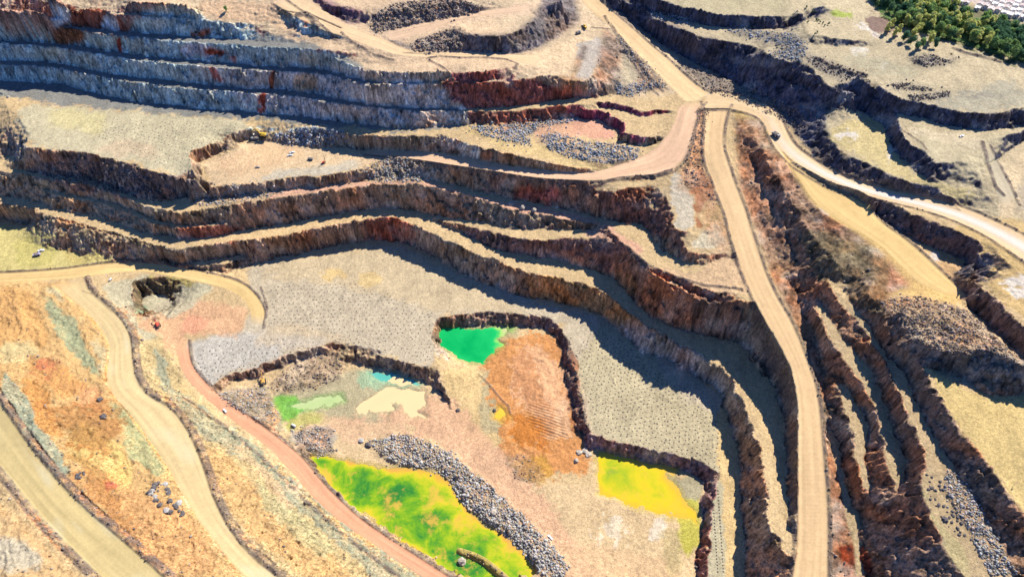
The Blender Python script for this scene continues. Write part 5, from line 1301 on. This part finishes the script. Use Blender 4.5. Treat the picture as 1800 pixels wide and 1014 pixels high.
def tree(x, y, z, kd, s, label=None, group=None):
    c, t = KIND[kd][RNG.integers(3)]
    o = bpy.data.objects.new('tree', None); SC.collection.objects.link(o); o.location = (x, y, z - .2); o.rotation_euler[2] = RNG.random() * 6; o.scale = (s, s, s * (.9 + .25 * RNG.random()))
    tag(o, label or TL[kd], 'tree', group or ('trees in the woodland strip, ' + kd + ' kind'))
    for nm, me in (('crown', c), ('trunk', t)):
        q = bpy.data.objects.new(nm, me); SC.collection.objects.link(q); q.parent = o
wood = [("1530,0 1600,-25 1650,10 1700,30 1760,45 1800,62 1860,90 1860,130 1800,112 1760,98 1700,80 1640,62 1590,50 1550,30", 275)]
for pts, n in wood:
    q = inpoly(pts, n); x, y, z = hit(q[:, 0], q[:, 1])
    o_ = np.argsort(q[:, 0])
    for k in range(n):
        f = (q[k, 0] - 1530) / 300; dn = (q[k, 1] - (20 + .22 * (q[k, 0] - 1530)))
        r = RNG.random()
        kd = ('dark' if r < .75 else 'mid') if q[k, 0] > 1740 or q[k, 0] < 1580 else ('pale' if r < .42 and dn < 25 else 'mid' if r < .7 else 'dark')
        tree(x[k], y[k], z[k], kd, 1.15 + .6 * RNG.random())
# low scrub between the trees
q = inpoly(wood[0][0], 2600); x, y, z = hit(q[:, 0], q[:, 1]); V_ = []; 
for k in range(len(x)):
    for m_ in range(7):
        s = .35 + .5 * RNG.random(); a = RNG.random() * 6.28; px_ = x[k] + RNG.normal() * 1.3; py_ = y[k] + RNG.normal() * 1.3; pz_ = z[k] + .2 + 1.3 * RNG.random()
        u_ = np.array([math.cos(a), math.sin(a), .3]) * s; v_ = np.array([-math.sin(a), math.cos(a), .5 * (RNG.random() - .5)]) * s; p_ = np.array([px_, py_, pz_])
        V_ += [p_ - u_ - v_, p_ + u_ - v_, p_ + u_ + v_, p_ - u_ + v_]
V_ = np.array(V_); F_ = np.arange(len(V_)).reshape(-1, 4)
o = bpy.data.objects.new('undergrowth', tri_mesh('undergrowth', V_, F_, M_mid)); SC.collection.objects.link(o); tag(o, 'low green scrub covering the ground between the woodland trees', 'scrub', kind='stuff')
singles = [(1555, 58, 'pale'), (1562, 52, 'pale'), (1570, 66, 'pale'), (1576, 60, 'pale'), (1590, 45, 'pale'), (1594, 38, 'pale'), (1600, 68, 'pale'), (1608, 63, 'pale'), (1612, 58, 'pale'), (1620, 50, 'pale'), (1630, 78, 'pale'), (1634, 72, 'pale'), (1618, 84, 'mid'), (1600, 80, 'dark'), (1610, 90, 'dark'), (1588, 72, 'dark'), (1640, 84, 'dark')]
for (u, v, kd) in singles:
    x, y, z = hit(u, v); tree(x[0], y[0], z[0], kd, 1.05 + .4 * RNG.random(), {'pale': 'yellow green tree standing in the open in front of the woodland strip', 'mid': 'mid green tree in front of the woodland strip', 'dark': 'small dark tree in front of the woodland strip'}[kd], 'trees standing in front of the woodland, ' + kd + ' kind')
x, y, z = hit(398, 21); tree(x[0], y[0], z[0], 'mid', .8, 'lone bright green tree on the pit rim at the top left')
for k, (u, v) in enumerate([(1427, 23), (1431, 22), (1434, 37), (1438, 38), (1441, 41), (1446, 42), (1449, 47), (1456, 44), (1417, 14), (1432, 62), (1436, 58), (1420, 40)]):
    x, y, z = hit(u, v); tree(x[0], y[0], z[0], 'dark', .3 + .12 * RNG.random(), 'dark shrub on the slope of the upper dump plateau', 'dark shrubs on the upper dump plateau')
# ------------------------------------------------------------------ the town beyond the woodland
M_wall = simple_mat('limewash', (.72, .70, .66), .9, 0, .06, .5, .1); M_roofs = [simple_mat('roof_white', (.66, .62, .58), .9, 0, .12, .8, .1), simple_mat('roof_tile', (.52, .42, .38), .9, 0, .2, 1.5, .1), simple_mat('roof_pale', (.60, .50, .46), .9, 0, .15, .8, .1)]
M_win = simple_mat('window_dark', (.08, .08, .09), .3)
def house_parts(seed):
    r = random.Random(seed); w = 6.2 + r.random(); d = 7.5 + 1.5 * r.random(); h = 3.2 + 2.5 * r.random(); out = []
    def mk(nm, mt, fn):
        bm = bmesh.new(); fn(bm); bmesh.ops.recalc_face_normals(bm, faces=bm.faces[:]); me = bpy.data.meshes.new(nm); bm.to_mesh(me); bm.free(); me.materials.append(mt); out.append((nm, me))
    mk('wall', M_wall, lambda bm: (box_into(bm, (0, 0, h / 2), (w, d, h), bev=0), box_into(bm, (w * .2, -d * .3, h + .5), (w * .5, d * .3, 1.0), bev=0) if seed % 2 else None))
    if seed % 3 == 0: mk('roof', M_roofs[0], lambda bm: (box_into(bm, (0, 0, h + .08), (w + .1, d + .1, .14), bev=0), box_into(bm, (-w / 2 + .1, 0, h + .4), (.2, d, .7), bev=0), box_into(bm, (w / 2 - .1, 0, h + .4), (.2, d, .7), bev=0)))
    else:
        def rf(bm):
            A = [(-w / 2 - .2, h), (w / 2 + .2, h), (0, h + 1.5)]
            prism_into(bm, A, -d / 2 - .2, d / 2 + .2)
        mk('roof', M_roofs[seed % 3], rf)
    mk('chimney', M_wall, lambda bm: box_into(bm, (w * .25, d * .2, h + 1.2), (.6, .6, 1.6), bev=0))
    for k in (-1, 1): mk('window', M_win, lambda bm: box_into(bm, (k * w * .25, -d / 2 - .02, h * .6), (1.0, .1, 1.1), bev=0))
    mk('door', M_win, lambda bm: box_into(bm, (0, -d / 2 - .02, 1.05), (.9, .1, 2.0), bev=0))
    return out
HP = [house_parts(s) for s in range(6)]
HL = ['house with flat white parapet roof in the town rows', 'house with red brown gable roof in the town rows', 'house with pale pink gable roof in the town rows']
nh = 0; ox, oy, oz = [float(t[0]) for t in hit(1720, 12)]; th = math.radians(-38)
for row in range(-9, 13):
    for col in range(-22, 30):
        lx = col * 7.3 + (RNG.random() - .5) * .6; ly = row * 13.0 + (4.2 if (col // 6) % 2 else 0) + RNG.random()
        if col % 9 == 8: continue
        x = ox + lx * math.cos(th) - ly * math.sin(th); y = oy + lx * math.sin(th) + ly * math.cos(th)
        if y > 1300: continue
        z = float(zg(x, y)); u, v = w2p(x, y, z)
        if u < 1628 or u > 1850 or v < -45 or v > -2 + (u - 1640) * .27 + (u - 1640) ** 2 * .0000: continue
        k = int(RNG.integers(6)); o = bpy.data.objects.new('house', None); SC.collection.objects.link(o)
        o.location = (x, y, z - .1); o.rotation_euler[2] = th + (RNG.random() - .5) * .05
        tag(o, HL[k % 3], 'house', 'town houses, ' + ('white roofed', 'tile roofed', 'pale roofed')[k % 3])
        for nm, me in HP[k]:
            q = bpy.data.objects.new(nm, me); SC.collection.objects.link(q); q.parent = o
        nh += 1
print('houses', nh, time.time() - T0)
# ------------------------------------------------------------------ camera, sky and sun
cam = bpy.data.cameras.new('camera'); cam.sensor_width = 36; cam.lens = FPX / 1800 * 36; cam.clip_start = 1; cam.clip_end = 40000
co_ = bpy.data.objects.new('camera', cam); SC.collection.objects.link(co_); co_.location = (0, 0, CAMZ); co_.rotation_euler = (math.pi / 2 - PITCH, 0, 0)
SC.camera = co_
SUN_EL = math.radians(43); SUN_AZ = math.radians(42)      # azimuth clockwise from +Y
sd_ = Vector((math.sin(SUN_AZ) * math.cos(SUN_EL), math.cos(SUN_AZ) * math.cos(SUN_EL), math.sin(SUN_EL)))
sl = bpy.data.lights.new('sun', 'SUN'); sl.energy = 5.0; sl.angle = math.radians(.5); sl.color = (1, .95, .86)
so = bpy.data.objects.new('sun', sl); SC.collection.objects.link(so); so.rotation_euler = sd_.to_track_quat('Z', 'Y').to_euler(); so.location = (0, 0, 900)
W = bpy.data.worlds.new('World'); SC.world = W; W.use_nodes = True
nt = W.node_tree; bg = nt.nodes['Background']
sky = nt.nodes.new('ShaderNodeTexSky'); sky.sky_type = 'NISHITA'; sky.sun_disc = False
sky.sun_elevation = SUN_EL; sky.sun_rotation = SUN_AZ; sky.altitude = 900; sky.air_density = 1.1; sky.dust_density = .6; sky.ozone_density = 2.0
tn = nt.nodes.new('ShaderNodeVectorMath'); tn.operation = 'MULTIPLY'; tn.inputs[1].default_value = (.44, .76, 1.40)
nt.links.new(sky.outputs[0], tn.inputs[0]); nt.links.new(tn.outputs[0], bg.inputs['Color']); bg.inputs['Strength'].default_value = .066
vs_ = SC.view_settings; vs_.view_transform = 'Standard'; vs_.look = 'None'; vs_.gamma = 1; vs_.exposure = .79; vs_.use_curve_mapping = False
SC.cycles.max_bounces = 5; SC.cycles.diffuse_bounces = 3; SC.cycles.glossy_bounces = 2
SC.cycles.use_denoising = True
print('done', time.time() - T0)
